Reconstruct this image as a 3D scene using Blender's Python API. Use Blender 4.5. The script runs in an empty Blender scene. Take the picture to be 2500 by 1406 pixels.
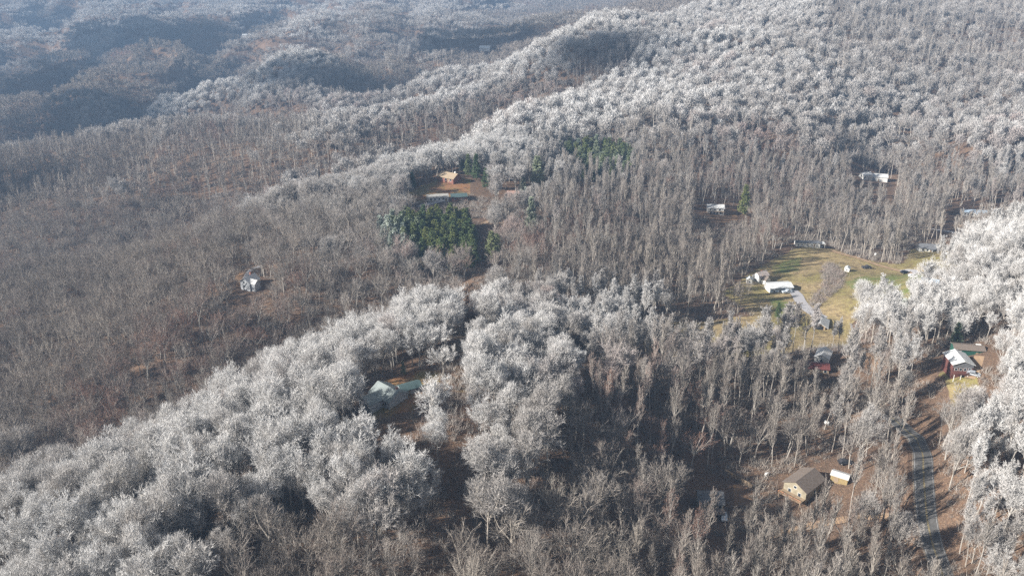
import bpy, math, random
import numpy as np
from mathutils import Vector, Matrix

# ------------------------------------------------------------------ camera, sky, sun, exposure
sc = bpy.context.scene
COL = sc.collection
FPX = 2150.0                       # focal length in photograph pixels (2500 wide)
PITCH = math.radians(23.7)
CAMZ = 180.0
cam_d = bpy.data.cameras.new("camera"); cam = bpy.data.objects.new("camera", cam_d); COL.objects.link(cam)
cam.location = (0, 0, CAMZ); cam.rotation_euler = (math.pi/2 - PITCH, 0, 0)
cam_d.sensor_width = 36; cam_d.lens = FPX/2500*36; cam_d.clip_start = 1; cam_d.clip_end = 60000
sc.camera = cam

SUN_EL = math.radians(28); SUN_AZ = math.radians(252)        # azimuth clockwise from +Y
w = bpy.data.worlds.new("World"); sc.world = w; w.use_nodes = True
nt = w.node_tree; nt.nodes.clear()
sky = nt.nodes.new("ShaderNodeTexSky"); sky.sky_type = 'NISHITA'; sky.sun_disc = False
sky.sun_elevation = SUN_EL; sky.sun_rotation = SUN_AZ; sky.altitude = 1000; sky.air_density = 1.0; sky.dust_density = 1.5
bg = nt.nodes.new("ShaderNodeBackground"); bg.inputs[1].default_value = 0.052
wo = nt.nodes.new("ShaderNodeOutputWorld")
hs = nt.nodes.new('ShaderNodeHueSaturation'); hs.inputs['Saturation'].default_value = .35
nt.links.new(sky.outputs[0], hs.inputs['Color']); nt.links.new(hs.outputs[0], bg.inputs[0]); nt.links.new(bg.outputs[0], wo.inputs[0])
sd = bpy.data.lights.new("sun", 'SUN'); so = bpy.data.objects.new("sun", sd); COL.objects.link(so)
sd.energy = 5.0; sd.angle = math.radians(0.7); sd.color = (1.0, 0.945, 0.875)
sv = Vector((math.sin(SUN_AZ)*math.cos(SUN_EL), math.cos(SUN_AZ)*math.cos(SUN_EL), math.sin(SUN_EL)))
so.rotation_euler = sv.to_track_quat('Z', 'Y').to_euler(); so.location = sv*3000
sc.view_settings.view_transform = 'Standard'; sc.view_settings.look = 'None'
sc.view_settings.exposure = 0.9; sc.view_settings.gamma = 1
sc.cycles.use_denoising = False; sc.cycles.max_bounces = 4; sc.cycles.diffuse_bounces = 2; sc.cycles.volume_bounces = 0
sc.cycles.transparent_max_bounces = 4; sc.cycles.glossy_bounces = 1

rng = np.random.default_rng(7); R = random.Random(7)

# ------------------------------------------------------------------ terrain height field
def ray(px, py):
    u = (px-1250)/FPX; v = (703-py)/FPX
    return np.array([u, math.cos(PITCH)+v*math.sin(PITCH), -math.sin(PITCH)+v*math.cos(PITCH)])
def ctl(px, py, Y, can=0):
    d = ray(px, py); t = Y/d[1]
    return (d[0]*t, Y, CAMZ+d[2]*t-can)
CT = [ctl(*a) for a in [
 (0,1350,220),(0,1180,260,20),(300,1100,280,20),(570,915,320,20),(700,850,335,20),(850,790,345,20),(1020,740,355,20),(1130,705,362,20),
 (950,960,290),(1100,1400,205),(1100,1000,275),(600,1350,210),(300,1300,222),(1350,1300,225),(1400,1100,262),(1350,960,300),
 (1250,700+60,362,20),(1450,770,372,20),(1600,800,380,20),
 (1730,1240,260),(1960,1200,265),(1600,1380,225),(1950,1380,228),(2250,1350,230),(2250,1100,282),(2300,1000,300),(2450,1250,232),(2480,1050,255),
 (2480,620,370,20),(2350,600,395,20),(2450,720,345,20),(2250,700,400,20),(2160,760,385,20),(2350,890,325),(2130,870,350),(2000,800,420),(1900,700,480),(1960,600,560),
 (2230,680,500),(2070,660,510),(1745,520,640),(2280,615,560),(2390,530,660),(2130,440,800),(1650,850,370),(1900,900,345),(1380,860,350),
 (1300,700,440),(1170,690,440),(1170,600,525),(1060,560,545),(1020,620,500),(1250,480,620),(1100,440,650),(1060,365,700,18),(930,410,640,20),
 (1250,345,740,20),(1330,430,680),(1450,420,720),(850,440,625,20),(700,460,600,20),
 (600,490,580,20),(520,520,560,20),(300,590,580,20),(100,640,610,20),(610,690,460),(300,700,500),(0,700,550),(100,950,400),(0,1060,360),(400,850,400),(700,760,430),(900,640,480),
 (300,500,760),(500,420,860),(800,360,860),(200,400,1000),(0,500,850),(0,345,1180,20),(120,350,1180,20),(240,350,1160,20),(300,325,1160,20),(400,305,1150,20),(500,300,1110,20),
 (600,298,1080,20),(700,298,1040,20),(800,285,1000,20),(915,272,985,20),(975,255,985,20),(1100,210,1030,20),(1250,140,1100,20),
 (1350,90,1150,20),(1450,58,1200,20),(1500,10,1280,20),
 (850,235,1180,20),(930,213,1190,20),(1060,190,1210,20),(1150,163,1230,20),
 (1600,120,1050,20),(1700,60,1130,20),(1400,215,880,20),(1320,245,830,20),(1250,270,800,20),(1180,310,770,20),(1500,185,930,20),(1440,150,1060),(1560,200,900,20),(1700,200,870,20),
 (1850,140,980,20),(2000,0,1300,20),(2150,120,1080,20),(2400,100,1150,20),(2480,0,1450,20),(1700,330,760,10),(2000,300,790,20),(2400,300,790,20),(2000,420,760),(1500,320,770,20),
 (1850,420,740),(2470,450,740),(2200,210,920,20),(2490,200,950,20),
 (390,300,1360,20),(450,255,1390,20),(520,220,1420,20),(650,165,1480,20),(700,155,1500,20),(780,150,1520,20),(900,170,1560,20),(640,260,1280),(720,280,1230),
 (210,330,1360),(210,270,1440),(180,212,1560,20),(120,230,1560,20),(60,290,1480,20),(280,210,1620,20),(340,240,1560,20),
 (190,165,1950,20),(280,155,1950,20),(400,140,1950,20),(480,155,1950,20),(600,140,2050,20),(680,110,2150,20),(750,85,2250,20),(850,60,2400,20),(350,190,1820),(450,200,1760),
 (920,157,1640,20),(1030,108,1700,20),(1200,75,1780,20),(1350,50,1850,20),(1480,40,1800,20),
 (0,200,2250,20),(0,280,1800,20),(100,150,2350,20),(160,110,2500,20),(270,60,2800,20),(0,100,2900,20),(0,0,3700,20),(250,0,3650,20),(600,90,2550),(600,30,3200,20),(900,10,3500,20),
 (1180,120,1650),(1300,10,3000,20)]]
CT += [(-120,375,-46),(-170,335,-52),(-80,400,-38),(-20,430,-34),(60,430,-26),(130,440,-26),
 (-130,740,-64),(-200,690,-68),(-60,800,-58),(-260,660,-84),
 (-700,1290,-200),(-600,1270,-198),(-480,1290,-185),(-340,1190,-150),(-215,1110,-125),(-140,1100,-105),(-70,1150,-90),(10,1300,-75),(70,1400,-55),
 (10,930,-48),(60,990,-38),(-60,860,-55),
 (-180,1330,-135),(-100,1380,-130),(-540,1500,-200),(-440,1560,-180),(-330,1640,-170),(-220,1700,-165),
 (-900,1750,-235),(-800,2100,-220),(-650,2200,-215),(-500,2450,-200),(-100,1900,-150),(100,2000,-120),(-40,2600,-170),
 (-1300,2650,-260),(-1100,2950,-240),(-1500,3200,-250),
 (230,300,22),(260,420,18),(300,480,4),(-300,200,-55),(-200,100,-40),(0,60,0),(200,100,-5),(-60,-100,-10),(150,-100,0),(400,300,40),(420,500,-10),
 (600,700,-30),(900,1000,10),(900,1500,60),(500,1600,30),(300,2200,-60),(1200,2600,0),(-600,350,-110),(-900,800,-170),(-1200,1300,-230),(-1800,2200,-270),
 (-2500,3500,-260),(-800,5000,-210),(1500,5000,-150),(-3500,6000,-240),(3000,6000,-150)]
CT = np.array(CT, float)
CS = 100.0
def _phi(r): return r
_n = len(CT); _P = CT[:, :2]/CS
_A = np.zeros((_n+3, _n+3)); _A[:_n, :_n] = _phi(np.linalg.norm(_P[:, None]-_P[None], axis=2)) - np.eye(_n)*0.02
_A[:_n, _n] = 1; _A[:_n, _n+1:] = _P; _A[_n, :_n] = 1; _A[_n+1:, :_n] = _P.T
_W = np.linalg.solve(_A, np.concatenate([CT[:, 2], [0, 0, 0]]))

def vnoise(x, y, seed=0):
    xi = np.floor(x).astype(np.int64); yi = np.floor(y).astype(np.int64); fx = x-xi; fy = y-yi
    def h(a, b):
        n = (a*374761393 + b*668265263 + seed*1442695041) & 0xffffffff
        n = ((n ^ (n >> 13))*1274126177) & 0xffffffff
        return ((n ^ (n >> 16)) & 0xffff)/65535.0
    sx = fx*fx*(3-2*fx); sy = fy*fy*(3-2*fy)
    return (h(xi, yi)*(1-sx)+h(xi+1, yi)*sx)*(1-sy) + (h(xi, yi+1)*(1-sx)+h(xi+1, yi+1)*sx)*sy
def fbm(x, y, seed=0, o=3):
    s = 0; a = 1; t = 0
    for k in range(o):
        s = s + a*vnoise(x*2**k, y*2**k, seed+k); t += a; a *= .5
    return s/t
def height(x, y):
    x = np.asarray(x, float); y = np.asarray(y, float); sh = x.shape
    x = x.ravel(); y = y.ravel(); z = np.empty_like(x)
    for i in range(0, len(x), 40000):
        a = np.stack([x[i:i+40000], y[i:i+40000]], 1)/CS
        d = np.sqrt(((a[:, None]-_P[None])**2).sum(2))
        z[i:i+40000] = _phi(d)@_W[:_n] + _W[_n] + a@_W[_n+1:]
    far = np.clip((y-500)/900, 0, 1)+np.clip((y-1500)/900, 0, 1)*.6
    wx = x + 40*fbm(x/120, y/120, 11); wy = y + 40*fbm(x/120+9, y/120, 12)
    rid = 1-np.abs(2*fbm(wx/230, wy/300, 5)-1)
    z = z + far*(rid-0.72)*(46+34*np.clip((-x)/500, 0, 1)+70*np.clip((y-1250)/500, 0, 1)*np.clip((100-x)/300, 0, 1)) + (fbm(x/45, y/45, 3)-.5)*(2.5+5*far)
    return z.reshape(sh)
def at(px, py, h=0.0):
    """first point where the sight line through (px,py) meets the ground raised by h"""
    d = ray(px, py); d = d/np.linalg.norm(d)
    t = np.concatenate([np.arange(60, 1200, 2.0), np.arange(1200, 7000, 8.0)])
    p = d[None]*t[:, None]; p[:, 2] += CAMZ
    g = height(p[:, 0], p[:, 1])+h - p[:, 2]
    k = int(np.argmax(g > 0)) if (g > 0).any() else len(t)-1
    k = max(k, 1); f = g[k-1]/(g[k-1]-g[k]) if g[k] != g[k-1] else 0
    q = p[k-1]+(p[k]-p[k-1])*f
    return Vector((q[0], q[1], q[2]-h))
def hz(x, y): return float(height(np.array([x]), np.array([y]))[0])
def inpoly(x, y, poly):
    r = np.zeros(x.shape, bool); n = len(poly); j = n-1
    for i in range(n):
        xi, yi = poly[i]; xj, yj = poly[j]
        if yi != yj:
            r ^= ((yi > y) != (yj > y)) & (x < (xj-xi)*(y-yi)/(yj-yi)+xi)
        j = i
    return r
def project(x, y, z):
    zz = z-CAMZ
    f = y*math.cos(PITCH)-zz*math.sin(PITCH); v = y*math.sin(PITCH)+zz*math.cos(PITCH)
    return 1250+FPX*x/f, 703-FPX*v/f

# open ground: outlines on the ground, kind 0 olive grass, 1 orange leaf litter lawn, 2 bare tan
OPEN = [
 ([(1765,715),(1830,668),(1880,640),(1930,610),(1970,600),(2035,608),(2100,632),(2200,645),(2260,655),(2290,690),(2240,735),(2190,770),(2110,775),(2075,790),(2085,830),(2060,845),(1960,850),(1900,872),(1760,868),(1640,880),(1575,868),(1570,835),(1620,790),(1730,782),(1840,770),(1800,745)],0),
 ([(2200,655),(2225,605),(2335,612),(2345,650),(2280,670)],0),
 ([(895,945),(950,925),(1040,900),(1080,905),(1070,950),(1010,1000),(900,1030)],1),
 ([(985,475),(1030,450),(1100,432),(1150,440),(1150,478),(1080,492),(1020,495)],1),
 ([(2295,910),(2385,900),(2400,975),(2330,995)],0),
 ([(2100,840),(2140,840),(2150,915),(2110,905)],2),
 ([(1720,515),(1795,510),(1805,540),(1735,548)],2),
 ([(570,670),(630,665),(640,705),(580,700)],2),
 ([(2340,535),(2470,545),(2470,565),(2340,555)],2),
 ([(2075,1010),(2105,1000),(2115,1050),(2080,1055)],2),
 ([(1785,1180),(1835,1190),(1830,1240),(1790,1235)],2),
 ([(1150,890),(1175,885),(1180,915),(1155,915)],1),
]
OPENW = []
for poly, k in OPEN:
    OPENW.append(([tuple(at(*p))[:2] for p in poly], k))

# ------------------------------------------------------------------ materials
MATS = {}
def node_mat(name):
    m = bpy.data.materials.new(name); m.use_nodes = True; MATS[name] = m
    b = m.node_tree.nodes["Principled BSDF"]; b.inputs['Roughness'].default_value = .85
    b.inputs['Specular IOR Level'].default_value = .2
    return m, m.node_tree, b
def N(t, typ, **kw):
    n = t.nodes.new(typ)
    for k, v in kw.items(): setattr(n, k, v)
    return n
def mixc(t, fac, a, b):
    n = N(t, "ShaderNodeMix", data_type='RGBA')
    for s, v in ((0, fac), (6, a), (7, b)):
        if hasattr(v, 'links'): t.links.new(v, n.inputs[s])
        elif isinstance(v, (int, float)): n.inputs[s].default_value = v
        else: n.inputs[s].default_value = (*v, 1)
    return n.outputs[2]
def mth(t, op, a, b=0.0, clamp=False):
    n = N(t, "ShaderNodeMath", operation=op); n.use_clamp = clamp
    for i, v in enumerate((a, b)):
        if hasattr(v, 'links'): t.links.new(v, n.inputs[i])
        else: n.inputs[i].default_value = v
    return n.outputs[0]
def noise(t, scale, detail=3, coord=None):
    n = N(t, "ShaderNodeTexNoise"); n.inputs['Scale'].default_value = scale; n.inputs['Detail'].default_value = detail
    if coord is not None: t.links.new(coord, n.inputs['Vector'])
    return n.outputs[0]
def ramp(t, fac, lo, hi):
    n = N(t, "ShaderNodeMapRange"); t.links.new(fac, n.inputs[0]); n.inputs[1].default_value = lo; n.inputs[2].default_value = hi
    return n.outputs[0]
def plain(name, col, rough=.7, var=.25, scale=.6, metal=0):
    m, t, b = node_mat(name)
    g = N(t, "ShaderNodeNewGeometry").outputs['Position']
    f = ramp(t, noise(t, scale, 5, g), .3, .7)
    c = mixc(t, f, tuple(x*(1-var) for x in col), tuple(min(1, x*(1+var)) for x in col))
    t.links.new(c, b.inputs['Base Color']); b.inputs['Roughness'].default_value = rough; b.inputs['Metallic'].default_value = metal
    return m
def ribbed(name, col, period=.6, rough=.45, axis=0):
    m, t, b = node_mat(name)
    o = N(t, "ShaderNodeTexCoord").outputs['Object']
    sx = N(t, "ShaderNodeSeparateXYZ"); t.links.new(o, sx.inputs[0])
    s = mth(t, 'SINE', mth(t, 'MULTIPLY', sx.outputs[axis], 2*math.pi/period))
    f = ramp(t, noise(t, .5, 5, o), .3, .7)
    c = mixc(t, f, tuple(x*.8 for x in col), tuple(min(1, x*1.1) for x in col))
    c = mixc(t, mth(t, 'GREATER_THAN', s, .85), c, tuple(x*.75 for x in col))
    t.links.new(c, b.inputs['Base Color']); b.inputs['Roughness'].default_value = rough
    return m

# ground
m, t, b = node_mat("ground_leaf_litter")
pos = N(t, "ShaderNodeNewGeometry").outputs['Position']
n1 = ramp(t, noise(t, .06, 5, pos), .35, .65); n2 = ramp(t, noise(t, .7, 6, pos), .3, .7)
lit = mixc(t, n1, (.135, .082, .056), (.23, .145, .095))
lit = mixc(t, n2, lit, (.115, .080, .058))
a_g = N(t, "ShaderNodeAttribute", attribute_name="grass").outputs['Fac']
a_o = N(t, "ShaderNodeAttribute", attribute_name="litter").outputs['Fac']
a_t = N(t, "ShaderNodeAttribute", attribute_name="tan").outputs['Fac']
gr = mixc(t, ramp(t, noise(t, .035, 5, pos), .38, .6), (.29, .26, .09), (.44, .34, .18))
gr = mixc(t, ramp(t, noise(t, .35, 8, pos), .42, .75), gr, (.17, .13, .07))
a_gr = N(t, "ShaderNodeAttribute", attribute_name="green").outputs['Fac']
gr = mixc(t, mth(t, 'MULTIPLY', a_gr, ramp(t, noise(t, .12, 5, pos), .3, .6)), gr, (.15, .20, .055))
og = mixc(t, ramp(t, noise(t, .09, 4, pos), .4, .6), (.30, .15, .07), (.23, .19, .075))
tn = mixc(t, ramp(t, noise(t, .3, 6, pos), .35, .65), (.20, .12, .075), (.30, .19, .11))
edge = mth(t, 'MULTIPLY', mth(t, 'SUBTRACT', noise(t, .25, 5, pos), .5), .9)
def soft(a): return ramp(t, mth(t, 'ADD', a, edge), .35, .65)
c = mixc(t, soft(a_g), lit, gr); c = mixc(t, soft(a_o), c, og); c = mixc(t, soft(a_t), c, tn)
n4 = noise(t, 2.2, 8, pos); c = mixc(t, ramp(t, n4, .52, .66), c, (.30, .21, .14)); 
n5 = noise(t, .25, 7, pos); c = mixc(t, mth(t, 'MULTIPLY', ramp(t, n5, .55, .7), .7), c, (.085, .062, .046))
t.links.new(c, b.inputs['Base Color']); b.inputs['Roughness'].default_value = .95
bmp = N(t, "ShaderNodeBump"); bmp.inputs['Strength'].default_value = .8; bmp.inputs['Distance'].default_value = .5; t.links.new(n4, bmp.inputs['Height']); t.links.new(bmp.outputs[0], b.inputs['Normal'])
GROUND = m

# trees: frost and tint ride on each tree, "tip" grows from trunk to twig ends
def tree_mat(name, at_type, bark_only=False):
    m, t, b = node_mat(name)
    def A(nm, ty='GEOMETRY'): return N(t, "ShaderNodeAttribute", attribute_name=nm, attribute_type=ty).outputs['Fac']
    tip = A("tip"); fr = A("frost", at_type); ti = A("tint", at_type)
    pale = mixc(t, ti, (.47, .42, .36), (.36, .34, .31))
    tw = N(t, "ShaderNodeValToRGB"); t.links.new(ti, tw.inputs[0]); e = tw.color_ramp.elements
    e[0].position = 0; e[0].color = (.30, .27, .235, 1); e[1].position = 1; e[1].color = (.28, .17, .13, 1)
    for p_, c_ in ((.4, (.28, .24, .21, 1)), (.7, (.25, .222, .195, 1)), (.9, (.29, .215, .18, 1))):
        q = e.new(p_); q.color = c_
    base = mixc(t, ramp(t, tip, .3, .75), pale, tw.outputs[0])
    k = mth(t, 'ADD', mth(t, 'MULTIPLY', tip, 1.25), -.42)
    fac = mth(t, 'MULTIPLY', fr, mth(t, 'ADD', k, mth(t, 'MULTIPLY', fr, .40)), True)
    c = mixc(t, mth(t, 'MINIMUM', fac, 1.0), base, (.70, .69, .675))
    t.links.new(c, b.inputs['Base Color']); b.inputs['Roughness'].default_value = .9
    b.inputs['Specular IOR Level'].default_value = .1
    return m
TREE_I = tree_mat("tree_bark_and_rime_forest", 'INSTANCER')
TREE_O = tree_mat("tree_bark_and_rime", 'OBJECT')
def pine_mat():
    m, t, b = node_mat("pine_needles")
    tip = N(t, "ShaderNodeAttribute", attribute_name="tip").outputs['Fac']
    fr = N(t, "ShaderNodeAttribute", attribute_name="frost", attribute_type='OBJECT').outputs['Fac']
    ti = N(t, "ShaderNodeAttribute", attribute_name="tint", attribute_type='OBJECT').outputs['Fac']
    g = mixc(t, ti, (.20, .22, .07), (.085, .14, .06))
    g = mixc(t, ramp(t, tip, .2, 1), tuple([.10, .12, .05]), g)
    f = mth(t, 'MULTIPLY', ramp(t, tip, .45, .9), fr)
    t.links.new(mixc(t, f, g, (.66, .72, .68)), b.inputs['Base Color'])
    return m
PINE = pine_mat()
BARK = plain("conifer_bark", (.10, .075, .055), .95)

# ------------------------------------------------------------------ object helpers
def link_mesh(name, V, F, mats, parent=None, attrs=None, midx=None, smooth=False):
    me = bpy.data.meshes.new(name)
    me.from_pydata([tuple(v) for v in V], [], [tuple(f) for f in F])
    for mt in (mats if isinstance(mats, list) else [mats]): me.materials.append(mt)
    if attrs:
        for k, v in attrs.items():
            a = me.attributes.new(k, 'FLOAT', 'POINT'); a.data.foreach_set('value', np.asarray(v, np.float32))
    if midx is not None: me.polygons.foreach_set('material_index', np.asarray(midx, np.int32))
    if smooth: me.polygons.foreach_set('use_smooth', np.ones(len(me.polygons), bool))
    me.update()
    o = bpy.data.objects.new(name, me)
    if parent != 'nolink':
        COL.objects.link(o)
        if parent: o.parent = parent
    return o
def tag(o, label=None, cat=None, group=None, kind=None):
    if label: o['label'] = label
    if cat: o['category'] = cat
    if group: o['group'] = group
    if kind: o['kind'] = kind
    return o
def thing(name, label, cat, loc, rz=0, group=None):
    o = bpy.data.objects.new(name, None); COL.objects.link(o); o.empty_display_size = .5
    o.location = loc; o.rotation_euler = (0, 0, rz)
    return tag(o, label, cat, group)

# ------------------------------------------------------------------ the ground sheet
NR, NC = 620, 640
ys = np.concatenate([np.linspace(-120, 200, 60, endpoint=False), 200*np.exp(np.linspace(0, math.log(9000/200.), NR-60))])
ss = np.linspace(-1, 1, NC)
wid = 260+.80*np.maximum(ys, 0)
GX = ss[None]*wid[:, None]; GY = np.repeat(ys[:, None], NC, 1)
GZ = height(GX, GY)
V = np.stack([GX.ravel(), GY.ravel(), GZ.ravel()], 1)
ii = (np.arange(NR-1)[:, None]*NC+np.arange(NC-1)[None]).ravel()
Fq = np.stack([ii, ii+1, ii+1+NC, ii+NC], 1)
me = bpy.data.meshes.new("ground"); me.vertices.add(len(V)); me.vertices.foreach_set('co', V.astype(np.float32).ravel())
me.loops.add(len(Fq)*4); me.loops.foreach_set('vertex_index', Fq.astype(np.int32).ravel())
me.polygons.add(len(Fq)); me.polygons.foreach_set('loop_start', np.arange(0, len(Fq)*4, 4, dtype=np.int32))
me.polygons.foreach_set('use_smooth', np.ones(len(Fq), bool)); me.update(calc_edges=True)
mk = [np.zeros(len(V)) for _ in range(3)]
green = np.zeros(len(V))
for poly in ([(2055,690),(2120,672),(2235,662),(2260,700),(2205,742),(2150,735)],[(1875,722),(1925,738),(1950,770),(1895,778)],[(1880,650),(1960,625),(1950,660),(1890,670)],[(1600,850),(1700,850),(1700,872),(1600,870)]):
    green[inpoly(V[:, 0], V[:, 1], [tuple(at(*p))[:2] for p in poly])] = 1
for poly, k in OPENW: mk[k][inpoly(V[:, 0], V[:, 1], poly)] = 1
cutm = (np.abs(V[:, 0]+20) < 6) & (V[:, 1] > 290) & (V[:, 1] < 370); mk[1][cutm] = .5
for nm, a in zip(("grass", "litter", "tan", "green"), mk+[green]):
    at_ = me.attributes.new(nm, 'FLOAT', 'POINT'); at_.data.foreach_set('value', a.astype(np.float32))
me.materials.append(GROUND)
g = bpy.data.objects.new("ground", me); COL.objects.link(g); g['kind'] = 'structure'

# ------------------------------------------------------------------ tree meshes
class TB:
    def __init__(s): s.V = []; s.F = []; s.T = []; s.M = []
    def tube(s, pts, r0, r1, t0, t1, sides=3, mat=0):
        n = len(pts); base = len(s.V)
        for i, p in enumerate(pts):
            f = i/(n-1); r = r0+(r1-r0)*f
            a = pts[min(i+1, n-1)]-pts[max(i-1, 0)]; a.normalize()
            u = a.orthogonal().normalized(); v = a.cross(u)
            for k in range(sides):
                an = 2*math.pi*k/sides
                s.V.append(p+(u*math.cos(an)+v*math.sin(an))*r); s.T.append(t0+(t1-t0)*f)
        for i in range(n-1):
            for k in range(sides):
                a0 = base+i*sides+k; a1 = base+i*sides+(k+1) % sides
                s.F.append((a0, a1, a1+sides, a0+sides)); s.M.append(mat)
    def sliver(s, p, d, L, wd, t, rr, mat=0):
        q = p+d*L; sd_ = d.cross(Vector((rr.gauss(0, 1), rr.gauss(0, 1), rr.gauss(0, 1))))
        if sd_.length < 1e-4: sd_ = d.orthogonal()
        sd_.normalize(); sd_ *= wd*.5; b_ = len(s.V)
        s.V += [p-sd_, p+sd_, q]; s.T += [t, t, min(1, t+.15)]; s.F.append((b_, b_+1, b_+2)); s.M.append(mat)
def rv(rr): return Vector((rr.gauss(0, 1), rr.gauss(0, 1), rr.gauss(0, 1)))

def leafless(seed, H=21, cw=5.2, cbase=.42, limbs=7, clusters=90, twigs=26, tw_w=.06, tl=1.3, trunk_r=.28, lod=0, upright=.5, cone=0.0):
    """one leafless tree: returns trunk builder and crown builder"""
    rr = random.Random(seed); tr = TB(); cr = TB()
    lean = Vector((rr.uniform(-.05, .05), rr.uniform(-.05, .05), 0))
    def axis(z): return Vector((lean.x*z+.25*math.sin(z*.35+seed), lean.y*z+.25*math.cos(z*.3+seed), z))
    top = H*.93
    npt = 8 if lod == 0 else 4
    tr.tube([axis(-1.5+(top+1.5)*i/(npt-1)) for i in range(npt)], trunk_r, trunk_r*.12, 0, .5, 5 if lod == 0 else 3)
    cz = H*(cbase+1)/2; ch = H*(1-cbase)/2
    limbp = []
    for i in range(limbs):
        an = 2*math.pi*(i+rr.uniform(-.3, .3))/limbs*1.0 + seed
        z0 = H*(cbase-.04+ (.45)*((i*.618) % 1)*(1-cbase))
        f = rr.uniform(.55, .8)
        zt = cz+ch*rr.uniform(-.1, .75)
        env = math.sqrt(max(.05, 1-((zt-cz)/ch)**2))
        end = axis(zt)+Vector((math.cos(an), math.sin(an), 0))*cw*env*f
        p0 = axis(z0); mid = p0.lerp(end, .5)+Vector((math.cos(an), math.sin(an), 0))*cw*.08*rr.uniform(.5, 1.5)-Vector((0, 0, ch*.12))
        pts = [p0, p0.lerp(mid, .55)+rv(rr)*.15, mid+rv(rr)*.2, mid.lerp(end, .5)+rv(rr)*.25, end]
        if lod == 0: tr.tube(pts, trunk_r*.62, .07, .15, .5, 4)
        elif lod == 1 and i < 5: tr.tube([pts[0], pts[2], pts[4]], trunk_r*.5, .08, .25, .6, 3)
        limbp += pts[1:]
    limbp += [axis(H*z) for z in (.6, .7, .8, .9)]
    # lumpy crown: a few sub-domes give cauliflower outline
    domes = [(rv(rr).normalized(), rr.uniform(.10, .30)) for _ in range(9)]
    for i in range(clusters):
        d = rv(rr).normalized()
        if d.z < -.35 and rr.random() > cone*1.2: d.z *= -.6
        d.normalize()
        bump = sum(a*max(0, d.dot(q)-.72)/.28 for q, a in domes)
        r = (rr.random()**.38)*(.80+bump)
        kx = cw*r*(1+cone*(d.z*.9-.25)); c = axis(cz)+Vector((d.x*kx, d.y*kx, d.z*ch*r))
        lp = min(limbp, key=lambda q: (q-c).length+ (2.5 if q.z > c.z+.3 else 0))
        tipv = .22+.78*max(0, min(1, (c.z-(cz-ch))/(2*ch)*.9+(r-.7)*.35))
        out = (c-axis(cz-ch*.7)).normalized()
        if lod == 0:
            tr.tube([lp, lp.lerp(c, .5)+rv(rr)*.25-Vector((0, 0, .2)), c], .085, .03, .3, tipv*.8, 3)
        for k in range(twigs):
            dd = (out*.9+Vector((0, 0, upright))+rv(rr)*.62).normalized()
            st = c+rv(rr)*(.55 if lod == 0 else .9)-out*.3
            cr.sliver(st, dd, tl*rr.uniform(.55, 1.25), tw_w*rr.uniform(.6, 1.4), tipv*rr.uniform(.8, 1.05), rr)
    return tr, cr
def grow(tr, cr, p, d, L, r, lev, spec, rr, t0):
    """one branch and what it carries; spec[lev] = (children, spread in degrees, length ratio, radius, up pull)"""
    n_, spread, ratio, rad, up = spec[lev]
    pts = [p]; q = p.copy(); dd = d.copy(); seg = 4 if lev < 2 else 3
    for i in range(seg):
        dd = (dd+rv(rr)*.10+Vector((0, 0, up*.16))).normalized(); q = q+dd*(L/seg); pts.append(q.copy())
    t1 = min(1, t0+.22)
    tr.tube(pts, r, rad*.45, t0, t1, 4 if lev < 1 else 3)
    for i in range(n_):
        u = .22+.78*(i+rr.random())/n_; k = min(seg-1, int(u*seg)); b_ = pts[k].lerp(pts[k+1], u*seg-k); ax = (pts[k+1]-pts[k]).normalized()
        side = ax.cross(rv(rr)).normalized(); a_ = math.radians(spread*rr.uniform(.6, 1.35)); nd = (ax*math.cos(a_)+side*math.sin(a_)).normalized()
        cl = L*ratio*(1.25-.6*u)*rr.uniform(.7, 1.3)
        if lev+1 < len(spec)-1: grow(tr, cr, b_, nd, cl, spec[lev+1][3], lev+1, spec, rr, t1)
        else:
            m_, _, _, wd, _ = spec[-1]
            cr.sliver(b_, nd, cl, wd*1.5, min(1, t1+.15), rr)
            for j in range(m_):
                cr.sliver(b_+nd*cl*rr.uniform(.2, .9), (nd+rv(rr)*.5+Vector((0, 0, .25))).normalized(), cl*rr.uniform(.35, .75), wd, min(1, t1+.3), rr)
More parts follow.
